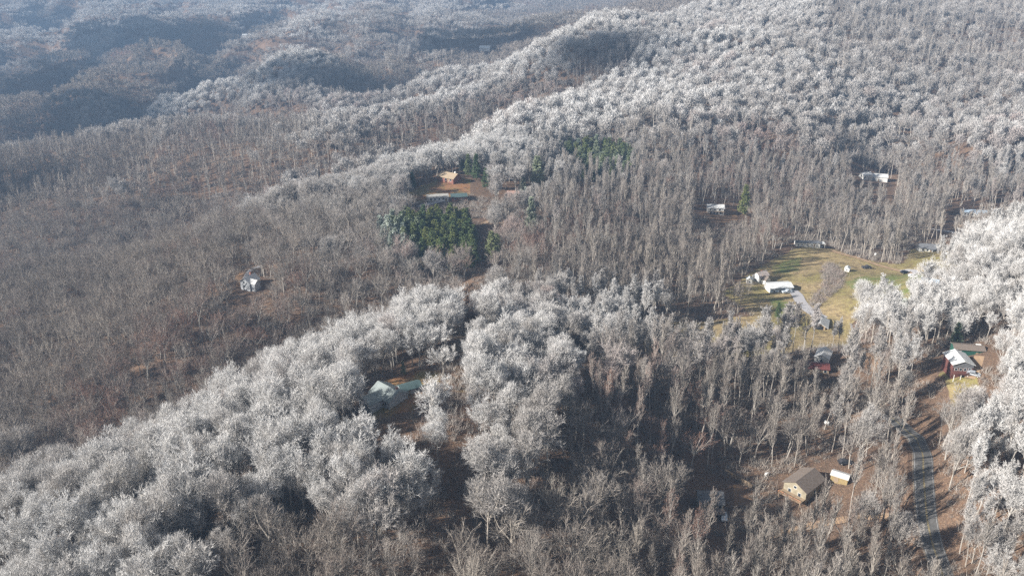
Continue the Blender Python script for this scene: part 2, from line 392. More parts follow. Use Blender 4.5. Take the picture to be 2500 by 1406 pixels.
def bare(seed, H, pole, lod=0, rime=False):
    rr = random.Random(seed); tr = TB(); cr = TB(); R_ = .27 if pole else .32
    ln = Vector((rr.uniform(-.11, .11), rr.uniform(-.11, .11), 0)); top = H*(.95 if pole else .42)
    ax = lambda z: Vector((ln.x*z+.2*math.sin(z*.3+seed), ln.y*z+.2*math.cos(z*.27+seed), z))
    tr.tube([ax(-1.5+(top+1.5)*i/7) for i in range(8)], R_*(1.15 if lod else 1), .05 if pole else R_*.7, 0, .3, 5 if not lod else 3)
    if pole:
        n1 = 24 if not lod else 14
        sp = ([(7, 26, .5, .11, 1.2), (6, 34, .5, .08, .9), (7, 0, 0, .085, 0)] if rime else [(6, 22, .48, .10, 1.6), (3, 28, .5, .06, 1.2), (3, 0, 0, .055, 0)]) if not lod else [(6, 30, .55, .16, 1.1), (3, 34, .5, .2, .8), (2, 0, 0, .17, 0)]
        for i in range(n1):
            f = .44+.5*(i+rr.random())/n1; az = i*2.4+rr.uniform(-.4, .4); a_ = math.radians(rr.uniform(14, 36))
            d = Vector((math.cos(az)*math.sin(a_), math.sin(az)*math.sin(a_), math.cos(a_)))
            if lod: grow(tr, cr, ax(H*f), d, H*.24*(1.35-f)*1.25*rr.uniform(.7, 1.1), .12, 1, [None, (4, 26, .55, .14, 1.3), (2, 0, 0, .17, 0)], rr, .25)
            else: grow(tr, cr, ax(H*f), d, H*.24*(1.35-f)*1.15*rr.uniform(.7, 1.1), .10, 0, sp, rr, .2)
    else:
        n1 = 7 if not lod else 6
        for i in range(n1):
            az = i*6.283/n1+rr.uniform(-.4, .4); a_ = math.radians(rr.uniform(12, 52) if i else 8)
            d = Vector((math.cos(az)*math.sin(a_), math.sin(az)*math.sin(a_), math.cos(a_))); z0 = H*rr.uniform(.26, .42)
            if lod: grow(tr, cr, ax(z0), d, H*.46*rr.uniform(.8, 1.1), .18, 0, [(7, 38, .48, .14, .5), (5, 36, .5, .16, .4), (3, 0, 0, .17, 0)], rr, .2)
            else: grow(tr, cr, ax(z0), d, H*.45*rr.uniform(.8, 1.1), .19, 0, [(11, 42, .44, .12, .5), (9, 38, .5, .08, .4), (9, 0, 0, .09, 0)] if rime else [(9, 38, .44, .11, .6), (6, 36, .46, .06, .5), (4, 0, 0, .055, 0)], rr, .15)
    return tr, cr
def clump(seed, w=14, n=7, lod=2, tw=.5):
    rr = random.Random(seed); T = TB()
    for i in range(n):
        a, b_ = leafless(seed*31+i, H=rr.uniform(15, 21), cw=rr.uniform(3.8, 5.2), limbs=3, clusters=16, twigs=6, tw_w=tw, tl=2.6, lod=2, trunk_r=.3)
        off = Vector((rr.uniform(-w, w), rr.uniform(-w, w), rr.uniform(-2, 1)))
        for q in (a, b_):
            k = len(T.V); T.V += [v+off for v in q.V]; T.T += q.T; T.F += [tuple(x+k for x in f) for f in q.F]
    return T
def conifer(seed, H=19, cw=4.2, whorls=17, per=6, nl=16, droop=.15, rnd=.5, nw=.30):
    rr = random.Random(seed); tr = TB(); cr = TB()
    tr.tube([Vector((0, 0, -1.5)), Vector((.1, 0, H*.5)), Vector((0, .1, H))], .28, .03, 0, .3, 5)
    for i in range(whorls):
        f = (i+.5)/whorls; z = H*(.10+.88*f)
        prof = (1-f)**(.55+.4*(1-rnd)) * (1 if f > .15 else .7+2*f)
        for k in range(per):
            an = rr.uniform(0, 6.283); L = cw*prof*rr.uniform(.65, 1.2)+.4
            o_ = Vector((math.cos(an), math.sin(an), 0)); p0 = Vector((0, 0, z)); e = p0+o_*L+Vector((0, 0, L*(.25-droop)*rr.uniform(.3, 1.5)))
            tr.tube([p0, e], .06, .02, .1, .3, 3)
            for j in range(nl):
                u = rr.uniform(.25, 1.05); c = p0.lerp(e, u)+rv(rr)*.22
                d = (o_*.5+rv(rr)*.7+Vector((0, 0, .35))).normalized()
                cr.sliver(c, d, rr.uniform(.6, 1.25), nw*rr.uniform(.7, 1.5), max(0, min(1, u*.75+.15+.1*d.z)), rr)
    return tr, cr

SRC = {}
def src_collection(name, builders, mat):
    c = bpy.data.collections.new(name)
    for i, B in enumerate(builders):
        T = TB()
        for q in (B if isinstance(B, tuple) else (B,)):
            k = len(T.V); T.V += q.V; T.T += q.T; T.F += [tuple(x+k for x in f) for f in q.F]
        o = link_mesh("%s_%02d" % (name, i), T.V, T.F, mat, 'nolink', {'tip': T.T})
        c.objects.link(o)
    return c
def P_broad(s, fr): return leafless(s, H=21+(s % 3)*1.5, cw=5.4+.8*(s % 2), cbase=.34-.05*(s % 3), limbs=9, clusters=120 if fr else 84, twigs=46 if fr else 15, tw_w=.09 if fr else .062, tl=1.25, upright=.35)
def P_slim(s, fr): return leafless(s, H=25+(s % 3), cw=3.0+.4*(s % 2), cbase=.34, limbs=10, clusters=58, twigs=26 if fr else 7, tw_w=.10 if fr else .06, tl=1.9, trunk_r=.27, upright=1.5, cone=.5)
NEAR_F = [P_broad(s, 1) for s in (1, 2)]+[bare(s, 20+s, False, 0, True) for s in (3, 4)]+[bare(s, 24+s % 3, True, 0, True) for s in (11, 12, 13)]
NEAR_B = [bare(s, 19+s % 3*2, False) for s in (21, 22, 23)]+[bare(s, 25+s % 3, True) for s in (31, 32, 33, 34)]
MID = [bare(s, 20, False, 1) for s in (41, 42)]+[bare(s, 23, True, 1) for s in (44, 45, 46)]
MIDF = [leafless(s, H=20, cw=4.9, cbase=.25, limbs=6, clusters=60, twigs=16, tw_w=.36, tl=1.7, lod=1, upright=.4) for s in (51, 52, 53, 54)]
FAR = [clump(s) for s in (61, 62, 63, 64)]
C_NEAR = src_collection("forest_tree", NEAR_F+NEAR_B, TREE_I)
C_MID = src_collection("forest_middle_tree", MIDF+MID, TREE_I)
C_FAR = src_collection("forest_far_trees", FAR, TREE_I)

# ------------------------------------------------------------------ where the rime lies (samples on the canopy; upper right lowered further to paint in cloud shade), where trees stand
FS = """0,1400,0.9 100,1300,1 200,1380,1 300,1300,0.95 450,1250,0.7 600,1150,1 700,1050,1 800,1000,1 700,950,1 850,850,1 600,960,0.95 480,1040,0.9 350,1120,0.8 150,1220,0.8 0,1230,0.7
 950,800,1 1080,760,1 1120,730,1 1050,850,0.75 950,880,0.7 1180,730,1 1170,840,1 1190,930,1 1100,930,1 1000,980,1 1150,1000,1 900,1050,1 1050,1080,0.7 1180,1080,0.6 1230,1080,0.4 1250,1180,0.2 1180,1180,0.4 1350,1150,0.05 1400,1250,0 1450,1030,0.05 1550,1000,0.05 1450,930,0.15 1600,920,0.1 1650,870,0.3 1350,1000,0.2 1150,1300,0.05 1250,1390,0 1050,1390,0.05 1000,1180,0.7 850,1150,0.85 700,1200,0.85 550,1300,0.55 650,1320,0.05 560,1390,0.05 800,1300,0 950,1250,0.3 400,1390,0.7
 850,1390,0 1100,1390,0 1300,1350,0.05 1200,1250,0.15 1280,1010,0.45 1290,850,0.85 1380,770,0.85 1450,770,0.9 1560,770,0.9 1330,710,0.6 1250,720,0.6 1600,790,0.8 1500,900,0.35 1330,900,0.6 1250,900,0.7 1400,1000,0.1 1300,1100,0.15 1500,1100,0.05 1500,1300,0
 1700,1000,0 1800,1100,0.02 1900,1000,0.05 2000,1300,0 1700,1380,0.05 2100,1200,0.15 2200,1200,0.35 2150,1380,0.1 2120,950,0.35 1880,840,0.5 1750,830,0.55 2050,900,0.2 2200,1050,0.35
 2450,620,1 2400,680,1 2300,700,1 2250,760,1 2200,700,1 2160,780,0.95 2250,850,0.7 2150,900,0.4 2450,800,1 2480,900,1 2440,980,1 2400,1080,0.95 2480,1150,0.9 2400,1250,0.55 2350,1350,0.3 2480,1350,0.35 2310,900,0.3 2280,960,0.15 2100,740,0.7
 2000,560,0.02 1800,650,0 1600,650,0 1700,550,0.03 1500,550,0.05 1400,620,0.1 1250,600,0.1 1850,500,0.1 2100,500,0.15 2300,480,0.2 2450,480,0.35 2200,560,0.2 1650,450,0.12 1450,480,0.15
 1200,680,0.2 1080,640,0.25 950,640,0.2 900,700,0.1 1000,600,0.35 870,600,0.25 700,700,0 500,700,0 300,700,0 100,700,0 100,900,0 300,900,0 500,850,0 700,800,0 200,1020,0 400,1000,0.05 50,1060,0.1 0,1130,0.25
 800,550,0.08 700,600,0.05 900,500,0.3 1000,500,0.25 600,560,0.12 450,600,0 300,600,0.05 0,600,0 620,500,0.55 700,470,0.6 800,440,0.75 900,420,0.85 1000,380,1 1060,370,1 960,440,0.6 1150,360,1 1200,330,1 1250,300,0.9 1130,440,0.5 1250,400,0.65 1350,310,0.95 1400,350,0.7 520,530,0.35
 400,500,0.05 600,430,0 800,380,0.05 950,350,0.1 300,420,0.1 100,420,0 0,420,0 100,500,0 1100,310,0.3 1000,300,0.2 800,310,0.25 600,310,0.15 400,320,0.2 250,380,0.15 900,290,0.5 1100,220,0.6 1150,280,0.3 1200,250,0.5
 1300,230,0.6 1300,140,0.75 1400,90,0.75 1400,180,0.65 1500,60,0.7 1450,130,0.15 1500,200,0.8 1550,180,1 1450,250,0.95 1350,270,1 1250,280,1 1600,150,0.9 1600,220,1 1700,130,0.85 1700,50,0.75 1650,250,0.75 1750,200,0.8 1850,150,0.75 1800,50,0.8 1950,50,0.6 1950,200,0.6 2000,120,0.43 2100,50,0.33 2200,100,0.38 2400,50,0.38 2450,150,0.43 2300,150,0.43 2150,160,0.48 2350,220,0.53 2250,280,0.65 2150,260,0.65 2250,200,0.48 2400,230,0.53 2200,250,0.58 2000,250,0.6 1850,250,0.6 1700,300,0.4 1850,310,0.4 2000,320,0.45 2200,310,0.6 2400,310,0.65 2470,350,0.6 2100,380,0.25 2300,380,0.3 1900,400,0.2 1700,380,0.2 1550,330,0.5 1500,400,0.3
 200,300,0.05 200,230,0.1 300,200,0.15 450,180,0.1 500,240,0.65 560,220,0.85 650,180,0.8 440,280,0.6 700,160,0.6 750,200,0.15 700,260,0.2 850,210,0.3 600,290,0.2 900,170,0.2 1000,120,0.4 1150,80,0.4 1000,190,0.25
 0,260,0.2 80,150,0.5 150,120,0.6 60,60,0.6 250,60,0.5 0,20,0.6 300,120,0.1 450,100,0.1 550,110,0.1 600,50,0.6 500,20,0.5 750,50,0.6 700,120,0.6 600,150,0.35 900,50,0.4 900,110,0.3 1100,30,0.5 1300,50,0.4"""
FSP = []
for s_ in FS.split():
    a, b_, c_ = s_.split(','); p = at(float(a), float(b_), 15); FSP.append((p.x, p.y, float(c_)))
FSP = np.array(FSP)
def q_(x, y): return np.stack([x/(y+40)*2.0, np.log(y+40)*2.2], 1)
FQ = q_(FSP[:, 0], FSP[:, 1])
def frost_at(x, y):
    out = np.empty(len(x)); sc_ = .10*(y+60)
    wx = x+sc_*.9*(fbm(x/sc_*1.3, y/sc_*1.0, 51)-.5); wy = y+sc_*1.2*(fbm(x/sc_*1.3, y/sc_*1.0, 52)-.5)
    for i in range(0, len(x), 20000):
        a = q_(wx[i:i+20000], wy[i:i+20000]); d2 = ((a[:, None]-FQ[None])**2).sum(2)
        wt = 1/(d2+4e-4)**3; out[i:i+20000] = (wt*FSP[None, :, 2]).sum(1)/wt.sum(1)
    # rime sits on the exposed crests and leaves the hollows bare
    far = np.clip((y-520)/300, 0, 1)
    if far.max() > 0:
        m_ = far > 0; xm, ym = x[m_], y[m_]; rr_ = 45+ym*.035; acc = 0
        for an in np.arange(8)*math.pi/4: acc = acc+height(xm+np.cos(an)*rr_, ym+np.sin(an)*rr_)
        cr_ = (height(xm, ym)-acc/8)/(rr_*.10)
        out[m_] = np.clip(out[m_]+np.clip(cr_, -1, 1.2)*(.08+.34*np.clip((200-xm)/350, 0, 1))*far[m_]-(.03+.12*np.clip((-xm)/300, 0, 1))*far[m_], 0, 1)
    return out

SEE = []      # sight gaps: (x, y, half width, length toward the viewer) where no tall tree stands
def gap(p, hw, L): SEE.append((p[0], p[1], hw, L))
ROAD_PX = [(2345,1560),(2325,1480),(2303,1420),(2290,1380),(2272,1330),(2262,1280),(2256,1220),(2252,1160),(2250,1120),(2238,1085),(2215,1060),(2190,1035),(2160,1012),(2120,995)]
ROADW = [at(*p) for p in ROAD_PX]
HOUSES = {}   # name -> world point
for k, p in dict(green=(950,975), green2=(1000,955), tan=(1098,440), white_low=(1085,487), shed_brown=(1253,480), wood=(612,700), two=(1745,520),
     mobile=(1970,600), barn=(1900,708), shed_w1=(1829,690), pile=(1856,685), shed_w2=(2068,662), ranch=(2268,612), blue=(2388,526), blue2=(2437,535),
     shed_w3=(1923,795), tent=(2002,798), red=(1985,905), grey=(2008,880), metal=(2335,905), dark=(2360,862), twostorey=(1730,1243), gable=(1960,1195), yshed=(2050,1172),
     trailer=(1400,872), dark2=(1238,870), bluegrey=(2268,698), far1=(603,90), far2=(1185,122), far3=(2140,440), far4=(2112,436), far5=(115,342)).items():
    HOUSES[k] = at(*p)
for k, (hw, L) in dict(green=(12,38), green2=(9,30), tan=(12,50), white_low=(20,55), shed_brown=(8,50), wood=(9,40), two=(13,100), mobile=(14,70), barn=(16,50), shed_w1=(6,40), pile=(9,40),
     shed_w2=(6,45), ranch=(13,75), blue=(20,95), blue2=(10,75), shed_w3=(6,30), tent=(9,30), red=(10,34), grey=(8,26), metal=(12,42), dark=(11,40), twostorey=(7,28), gable=(9,24),
     yshed=(8,20), trailer=(11,24), dark2=(8,14), bluegrey=(8,16), far1=(22,140), far2=(18,140), far3=(14,100), far4=(10,90), far5=(14,120)).items():
    gap(HOUSES[k], hw, L)
for p in ROADW[3:-3]: gap(p, 4.2, 20)
for px, py, hw, L in ((1005,940,9,28),(1790,1270,20,12),(1850,1230,16,20),(2330,960,12,22),(2125,880,7,24),(2060,640,18,30),(1950,740,25,30),(2150,700,22,30),(1700,830,20,18),(1850,830,20,18),(1640,860,20,20),(1760,860,22,16),(2020,850,14,16),(1180,545,4,16),(1170,640,4,60),
                      (2360,572,14,30),(1790,540,10,60),(1163,440,5,30),(1008,462,5,26),(1143,432,4,26),(1815,527,5,40),(1312,465,6,30),(1200,640,5,22),(1297,560,5,30),(2195,810,5,20),(1187,462,5,22)):
    gap(at(px, py), hw, L)
STAND = [tuple(at(*p, 16))[:2] for p in ((925,522),(985,500),(1080,497),(1155,500),(1158,560),(1154,598),(1100,602),(1040,596),(945,580),(918,555))]
STAND2 = [tuple(at(*p, 14))[:2] for p in ((1368,350),(1430,335),(1545,338),(1552,375),(1530,415),(1470,412),(1400,398),(1368,378))]
def tree_ok(x, y, margin=2.0):
    ok = ~inpoly(x, y, STAND) & ~(inpoly(x, y, STAND2))
    for poly, k in OPENW: ok &= ~inpoly(x, y, poly)
    for gx, gy, hw, L in SEE:
        r = math.hypot(gx, gy); ux, uy = -gx/r, -gy/r
        a = (x-gx)*ux+(y-gy)*uy; b_ = np.abs((x-gx)*-uy+(y-gy)*ux)
        ok &= ~((a > -hw*.8) & (a < L) & (b_ < hw+margin))
    ok &= ~((np.abs(x+20) < np.where(y > 300, 6.6, 4.7)) & (y > 150) & (y < 640))
    for i in range(len(ROADW)-1):
        a = np.array(ROADW[i][:2]); d = np.array(ROADW[i+1][:2])-a; L2 = (d**2).sum()
        tt = np.clip(((x-a[0])*d[0]+(y-a[1])*d[1])/L2, 0, 1)
        ok &= np.hypot(x-a[0]-tt*d[0], y-a[1]-tt*d[1]) > 6.5
    return ok
def scatter_pts(y0, y1, sp, seed, half=.70, pad=70):
    r = np.random.default_rng(seed); X = []; Y = []
    y = y0
    ny = int((y1-y0)/sp)
    for j in range(ny):
        yy = y0+j*sp; hwid = half*yy+pad; xs = np.arange(-hwid, hwid, sp)
        X.append(xs+r.uniform(-.48, .48, len(xs))*sp); Y.append(np.full(len(xs), yy)+r.uniform(-.48, .48, len(xs))*sp)
    return np.concatenate(X), np.concatenate(Y)

def slim_amount(x, y):
    """tall pole-like woods fill the hollow on the right"""
    px, py = x/(y+1), y
    v = np.clip((x-25)/30, 0, 1)*np.clip((195-x)/30, 0, 1)
    v = np.where(y > 420, np.clip(v+np.clip((x+10)/40, 0, 1), 0, 1), v)
    return v*np.clip((1000-y)/200, 0, 1)

# near woods
x1, y1_ = scatter_pts(130, 760, 6.1, 3); 
k = tree_ok(x1, y1_); x1, y1_ = x1[k], y1_[k]
k = rng.random(len(x1)) < np.where((x1 > 68) & (x1 < 128) & (y1_ > 225) & (y1_ < 285), .80, .80+.10*slim_amount(x1, y1_)); x1, y1_ = x1[k], y1_[k]
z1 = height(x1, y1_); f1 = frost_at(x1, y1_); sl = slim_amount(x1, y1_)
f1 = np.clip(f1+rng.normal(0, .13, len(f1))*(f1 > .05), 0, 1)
tint1 = np.clip(fbm(x1/60, y1_/60, 21)*1.3-.15+rng.normal(0, .16, len(x1)), 0, 1)
is_slim = rng.random(len(x1)) < sl*.74
var = np.where(f1 > .42, np.where(is_slim, 4+rng.integers(0, 3, len(x1)), rng.integers(0, 4, len(x1))),
               7+np.where(is_slim, 3+rng.integers(0, 4, len(x1)), rng.integers(0, 3, len(x1))))
scl = (.52+.62*rng.random(len(x1))**.7)*(.88+.24*fbm(x1/40, y1_/40, 62))*np.where((y1_ > 420), .94, 1.02)
rot1 = rng.uniform(0, 6.283, len(x1))

# the individual trees: those that show largest
px1, py1 = project(x1, y1_, z1+10)
dist = np.sqrt(x1**2+y1_**2+(CAMZ-z1)**2)
inview = (px1 > -60) & (px1 < 2560) & (py1 < 1500) & (py1 > 0)
size = scl/dist*np.where(is_slim, 1.1, 1.0)
size[~inview] = 0
def top(mask, n):
    idx = np.where(mask & (size > 0))[0]; return idx[np.argsort(-size[idx])[:n]]
iF = top(f1 > .42, 300); iB = top(f1 <= .42, 300)
ind = np.zeros(len(x1), bool); ind[iF] = True; ind[iB] = True

PLACES = [((60,1340),"in the bottom left corner"),((200,1380),"at the foot of the lower left slope"),((250,1220),"on the lower left ridge top"),((420,1300),"low on the left frosted slope"),((450,1120),"along the left ridge edge"),((600,1200),"midway on the left frosted slope"),
 ((750,1330),"below the frosted slope"),((700,1000),"on the ridge left of the green house"),((800,1120),"below left of the green house"),((860,850),"on the crest above left of the green house"),((950,1080),"just below the green house"),((1000,860),"behind the lawn of the green house"),
 ((1060,760),"beside the cleared strip at the crest"),((1050,1200),"left of the cleared strip"),((1000,1340),"left of the cleared strip's lower end"),((1190,780),"right of the cleared strip at the crest"),((1190,950),"right of the green house lawn"),((1180,1150),"right of the cleared strip"),((1230,1330),"below the cleared strip on the right"),
 ((1330,1000),"in the hollow below the trailer"),((1350,1200),"in the hollow right of the strip"),((1420,1350),"at the bottom centre of the woods"),((1300,880),"left of the white trailer"),((1450,830),"behind the white trailer"),((1560,930),"right of the white trailer"),
 ((1500,1130),"in the brown woods below the trailer"),((1600,1250),"left of the two-storey house"),((1620,1370),"below left of the two-storey house"),((1700,950),"in the pole woods below the field"),((1700,1100),"above the two-storey house"),((1850,1000),"in the pole woods below the barn"),((1880,1110),"above the tan gabled house"),
 ((1800,1340),"below the two-storey house"),((1950,1330),"below the tan gabled house"),((2080,1350),"below the yellow shed"),((2150,1220),"between the yellow shed and the road"),((2100,1080),"above the yellow shed"),((2020,960),"below the red roofed building"),((2150,950),"right of the red roofed building"),((2200,1060),"at the upper bend of the paved road"),
 ((1850,870),"along the lower edge of the field"),((2100,850),"below the white tent barn"),((2200,780),"between field and metal roofed house"),((2280,720),"on the right bank above the parked car"),((2420,650),"on the top of the right bank"),((2430,780),"on the bank beside the metal roofed house"),
 ((2450,900),"on the right bank below the metal roofed house"),((2420,1030),"midway down the right bank"),((2340,1180),"on the verge of the paved road"),((2460,1200),"above the paved road on the right bank"),((2350,1370),"at the lower bend of the paved road"),((2460,1370),"in the bottom right corner"),
 ((100,1100),"behind the left ridge"),((300,1000),"in the brown hollow behind the left ridge"),((550,860),"in the hollow below the kite-roofed house"),((900,720),"in the brown woods below the pine stand")]
def place_of(px, py):
    return min(PLACES, key=lambda q: (q[0][0]-px)**2+(q[0][1]-py)**2)[1]
def proto(idx, B):
    tr, cr = B
    t_ = link_mesh("trunk", tr.V, tr.F, TREE_O, 'nolink', {'tip': tr.T}); c_ = link_mesh("crown", cr.V, cr.F, TREE_O, 'nolink', {'tip': cr.T})
    return t_, c_
PRO = {}
ORD = ["first","second","third","fourth","fifth","sixth","seventh","eighth","ninth","tenth","eleventh","twelfth","thirteenth","fourteenth","fifteenth","sixteenth","seventeenth","eighteenth","nineteenth","twentieth"]
SETS = {}; INFO = {}
for i in list(iF)+list(iB):
    wh = place_of(px1[i], py1[i]); frosted = f1[i] > .42
    form = "small" if scl[i] < .84 else ("slender" if is_slim[i] else "broad")
    look = ("white frosted" if f1[i] > .75 else "half frosted") if frosted else ("grey leafless" if tint1[i] < .5 else "brown leafless")
    INFO[i] = (form, look, wh, frosted); SETS.setdefault((form, look, wh), []).append(i)
LABEL = {}
for (form, look, wh), mem in SETS.items():
    mem.sort(key=lambda j: px1[j])
    for n_, j in enumerate(mem):
        if len(mem) == 1: LABEL[j] = f"{form} {look} tree {wh}"
        elif n_ == 0: LABEL[j] = f"{form} {look} tree {wh}, leftmost of them"
        elif n_ == len(mem)-1: LABEL[j] = f"{form} {look} tree {wh}, rightmost of them"
        else: LABEL[j] = f"{form} {look} tree {wh}, {ORD[min(n_, 19)]} from left" if n_ < 20 else f"{form} {look} tree {wh}, {ORD[min(len(mem)-1-n_, 19)]} from right"
for i in list(iF)+list(iB):
    v = int(var[i]); B = (NEAR_F+NEAR_B)[v]
    if v not in PRO: PRO[v] = proto(v, B)
    form, look, wh, frosted = INFO[i]
    e = thing("frosted_tree" if frosted else "leafless_tree", LABEL[i], "tree", (x1[i], y1_[i], z1[i]), rot1[i], ("frosted trees " if frosted else "leafless trees ")+wh)
    s_ = float(scl[i]); e.scale = (s_, s_, s_)
    for srcp in PRO[v]:
        o = srcp.copy(); COL.objects.link(o); o.parent = e; o['frost'] = float(f1[i]); o['tint'] = float(tint1[i])

def gn_scatter(name, x, y, z, rot, scale, idx, frost, tint, coll, tilt=0.04):
    me = bpy.data.meshes.new(name); n = len(x); me.vertices.add(n)
    me.vertices.foreach_set('co', np.stack([x, y, z], 1).astype(np.float32).ravel())
    r_ = np.random.default_rng(5)
    a = me.attributes.new('rot', 'FLOAT_VECTOR', 'POINT'); a.data.foreach_set('vector', np.stack([r_.normal(0, tilt, n), r_.normal(0, tilt, n), rot], 1).astype(np.float32).ravel())
    a = me.attributes.new('size', 'FLOAT_VECTOR', 'POINT'); a.data.foreach_set('vector', np.stack([scale]*3, 1).astype(np.float32).ravel())
    a = me.attributes.new('pick', 'INT', 'POINT'); a.data.foreach_set('value', idx.astype(np.int32))
    a = me.attributes.new('frost', 'FLOAT', 'POINT'); a.data.foreach_set('value', frost.astype(np.float32))
    a = me.attributes.new('tint', 'FLOAT', 'POINT'); a.data.foreach_set('value', tint.astype(np.float32))
    o = bpy.data.objects.new(name, me); COL.objects.link(o)
    ng = bpy.data.node_groups.new(name+"_nodes", 'GeometryNodeTree')
    ng.interface.new_socket("Geometry", in_out='INPUT', socket_type='NodeSocketGeometry'); ng.interface.new_socket("Geometry", in_out='OUTPUT', socket_type='NodeSocketGeometry')
    gi = ng.nodes.new('NodeGroupInput'); go = ng.nodes.new('NodeGroupOutput')
    ci = ng.nodes.new('GeometryNodeCollectionInfo'); ci.inputs[0].default_value = coll; ci.inputs['Separate Children'].default_value = True; ci.inputs['Reset Children'].default_value = True
    ip = ng.nodes.new('GeometryNodeInstanceOnPoints'); ip.inputs['Pick Instance'].default_value = True
    def na(nm, ty):
        q = ng.nodes.new('GeometryNodeInputNamedAttribute'); q.data_type = ty; q.inputs[0].default_value = nm; return q.outputs[0]
    L = ng.links.new
    L(gi.outputs[0], ip.inputs['Points']); L(ci.outputs[0], ip.inputs['Instance']); L(na('pick', 'INT'), ip.inputs['Instance Index'])
    L(na('rot', 'FLOAT_VECTOR'), ip.inputs['Rotation']); L(na('size', 'FLOAT_VECTOR'), ip.inputs['Scale']); L(ip.outputs[0], go.inputs[0])
    md = o.modifiers.new("scatter", 'NODES'); md.node_group = ng
    return o
rest = ~ind
o = gn_scatter("forest", x1[rest], y1_[rest], z1[rest], rot1[rest], scl[rest], var[rest], f1[rest], tint1[rest], C_NEAR)
tag(o, "mixed frosted and leafless woods covering the middle slopes", "forest", kind='stuff')

# woods further off
x2, y2 = scatter_pts(760, 1500, 8.6, 4, .68, 40); k = tree_ok(x2, y2); x2, y2 = x2[k], y2[k]
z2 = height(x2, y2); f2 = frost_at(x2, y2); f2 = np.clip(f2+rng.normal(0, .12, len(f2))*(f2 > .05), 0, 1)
t2 = np.clip(fbm(x2/110, y2/110, 22)*1.3-.15+rng.normal(0, .13, len(x2)), 0, 1)
v2 = np.where(f2 > .45, rng.integers(0, 4, len(x2)), 4+rng.integers(0, 5, len(x2)))
o = gn_scatter("hillside_forest", x2, y2, z2, rng.uniform(0, 6.28, len(x2)), rng.uniform(.58, 1.2, len(x2))*(.85+.3*fbm(x2/70, y2/70, 61)), v2, f2, t2, C_MID)
tag(o, "frosted and grey-brown woods over the higher hillsides", "forest", kind='stuff')
x3, y3 = scatter_pts(1490, 4600, 21, 5, .66, 40); k = tree_ok(x3, y3); x3, y3 = x3[k], y3[k]
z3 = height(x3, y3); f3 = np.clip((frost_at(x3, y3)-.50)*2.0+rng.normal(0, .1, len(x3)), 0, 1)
t3 = np.clip(fbm(x3/200, y3/200, 23)*1.3-.15+rng.normal(0, .1, len(x3)), 0, 1)
o = gn_scatter("distant_forest", x3, y3, z3, rng.uniform(0, 6.28, len(x3)), rng.uniform(.8, 1.15, len(x3)), rng.integers(0, 4, len(x3)), f3, t3, C_FAR)
tag(o, "hazy blue-grey woods on the farthest hills", "forest", kind='stuff')

# low brush on the forest floor
xu, yu = scatter_pts(140, 620, 3.1, 9, .66, 20)
T = TB(); rr = random.Random(5)
U = []
for s_ in range(3):
    T = TB()
    for i in range(46):
        d = (Vector((0, 0, 1.0))+rv(rr)*.55).normalized()
        p = Vector((rr.gauss(0, .6), rr.gauss(0, .6), 0)); L_ = rr.uniform(.8, 2.4)
        T.sliver(p, d, L_, .09, .5, rr)
    U.append(T)
C_BR = src_collection("brush", U, TREE_I)
k = fbm(xu/14, yu/14, 31) > .36
for poly, kk in OPENW: k &= ~inpoly(xu, yu, poly)
for hp_ in HOUSES.values(): k &= np.hypot(xu-hp_.x, yu-hp_.y) > 10
k &= tree_ok(xu, yu) | (np.hypot(xu-150, yu-260) > 40)
xu, yu = xu[k], yu[k]
o = gn_scatter("undergrowth", xu, yu, height(xu, yu), rng.uniform(0, 6.28, len(xu)), rng.uniform(.5, 1.9, len(xu))**1.2, rng.integers(0, 3, len(xu)),
   frost_at(xu, yu)*.3, np.clip(fbm(xu/30, yu/30, 33)+rng.normal(0, .2, len(xu)), 0, 1), C_BR)
tag(o, "low leafless brush between the near trees", "undergrowth", kind='stuff')

# ------------------------------------------------------------------ conifers, each its own tree
def soften(B): return B
CON = [conifer(s, H=16+s % 3, cw=3.6, whorls=15, per=7, nl=20, rnd=.9, nw=.34) for s in (1, 2, 3)]
SPR = [conifer(s, H=18, cw=3.4, whorls=20, per=8, nl=20, rnd=.2, nw=.34, droop=.3) for s in (7, 8)]
CPRO = []
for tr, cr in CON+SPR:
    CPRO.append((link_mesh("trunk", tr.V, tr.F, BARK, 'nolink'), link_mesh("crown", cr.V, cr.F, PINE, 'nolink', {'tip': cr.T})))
def add_conifer(x, y, v, s_, frost, tint, label, group=None, name="pine_tree", cat="pine tree"):
    e = thing(name, label, cat, (x, y, hz(x, y)), R.uniform(0, 6.28), group); e.scale = (s_, s_, s_)
    for q in CPRO[v]:
        o = q.copy(); COL.objects.link(o); o.parent = e; o['frost'] = float(frost); o['tint'] = float(tint)
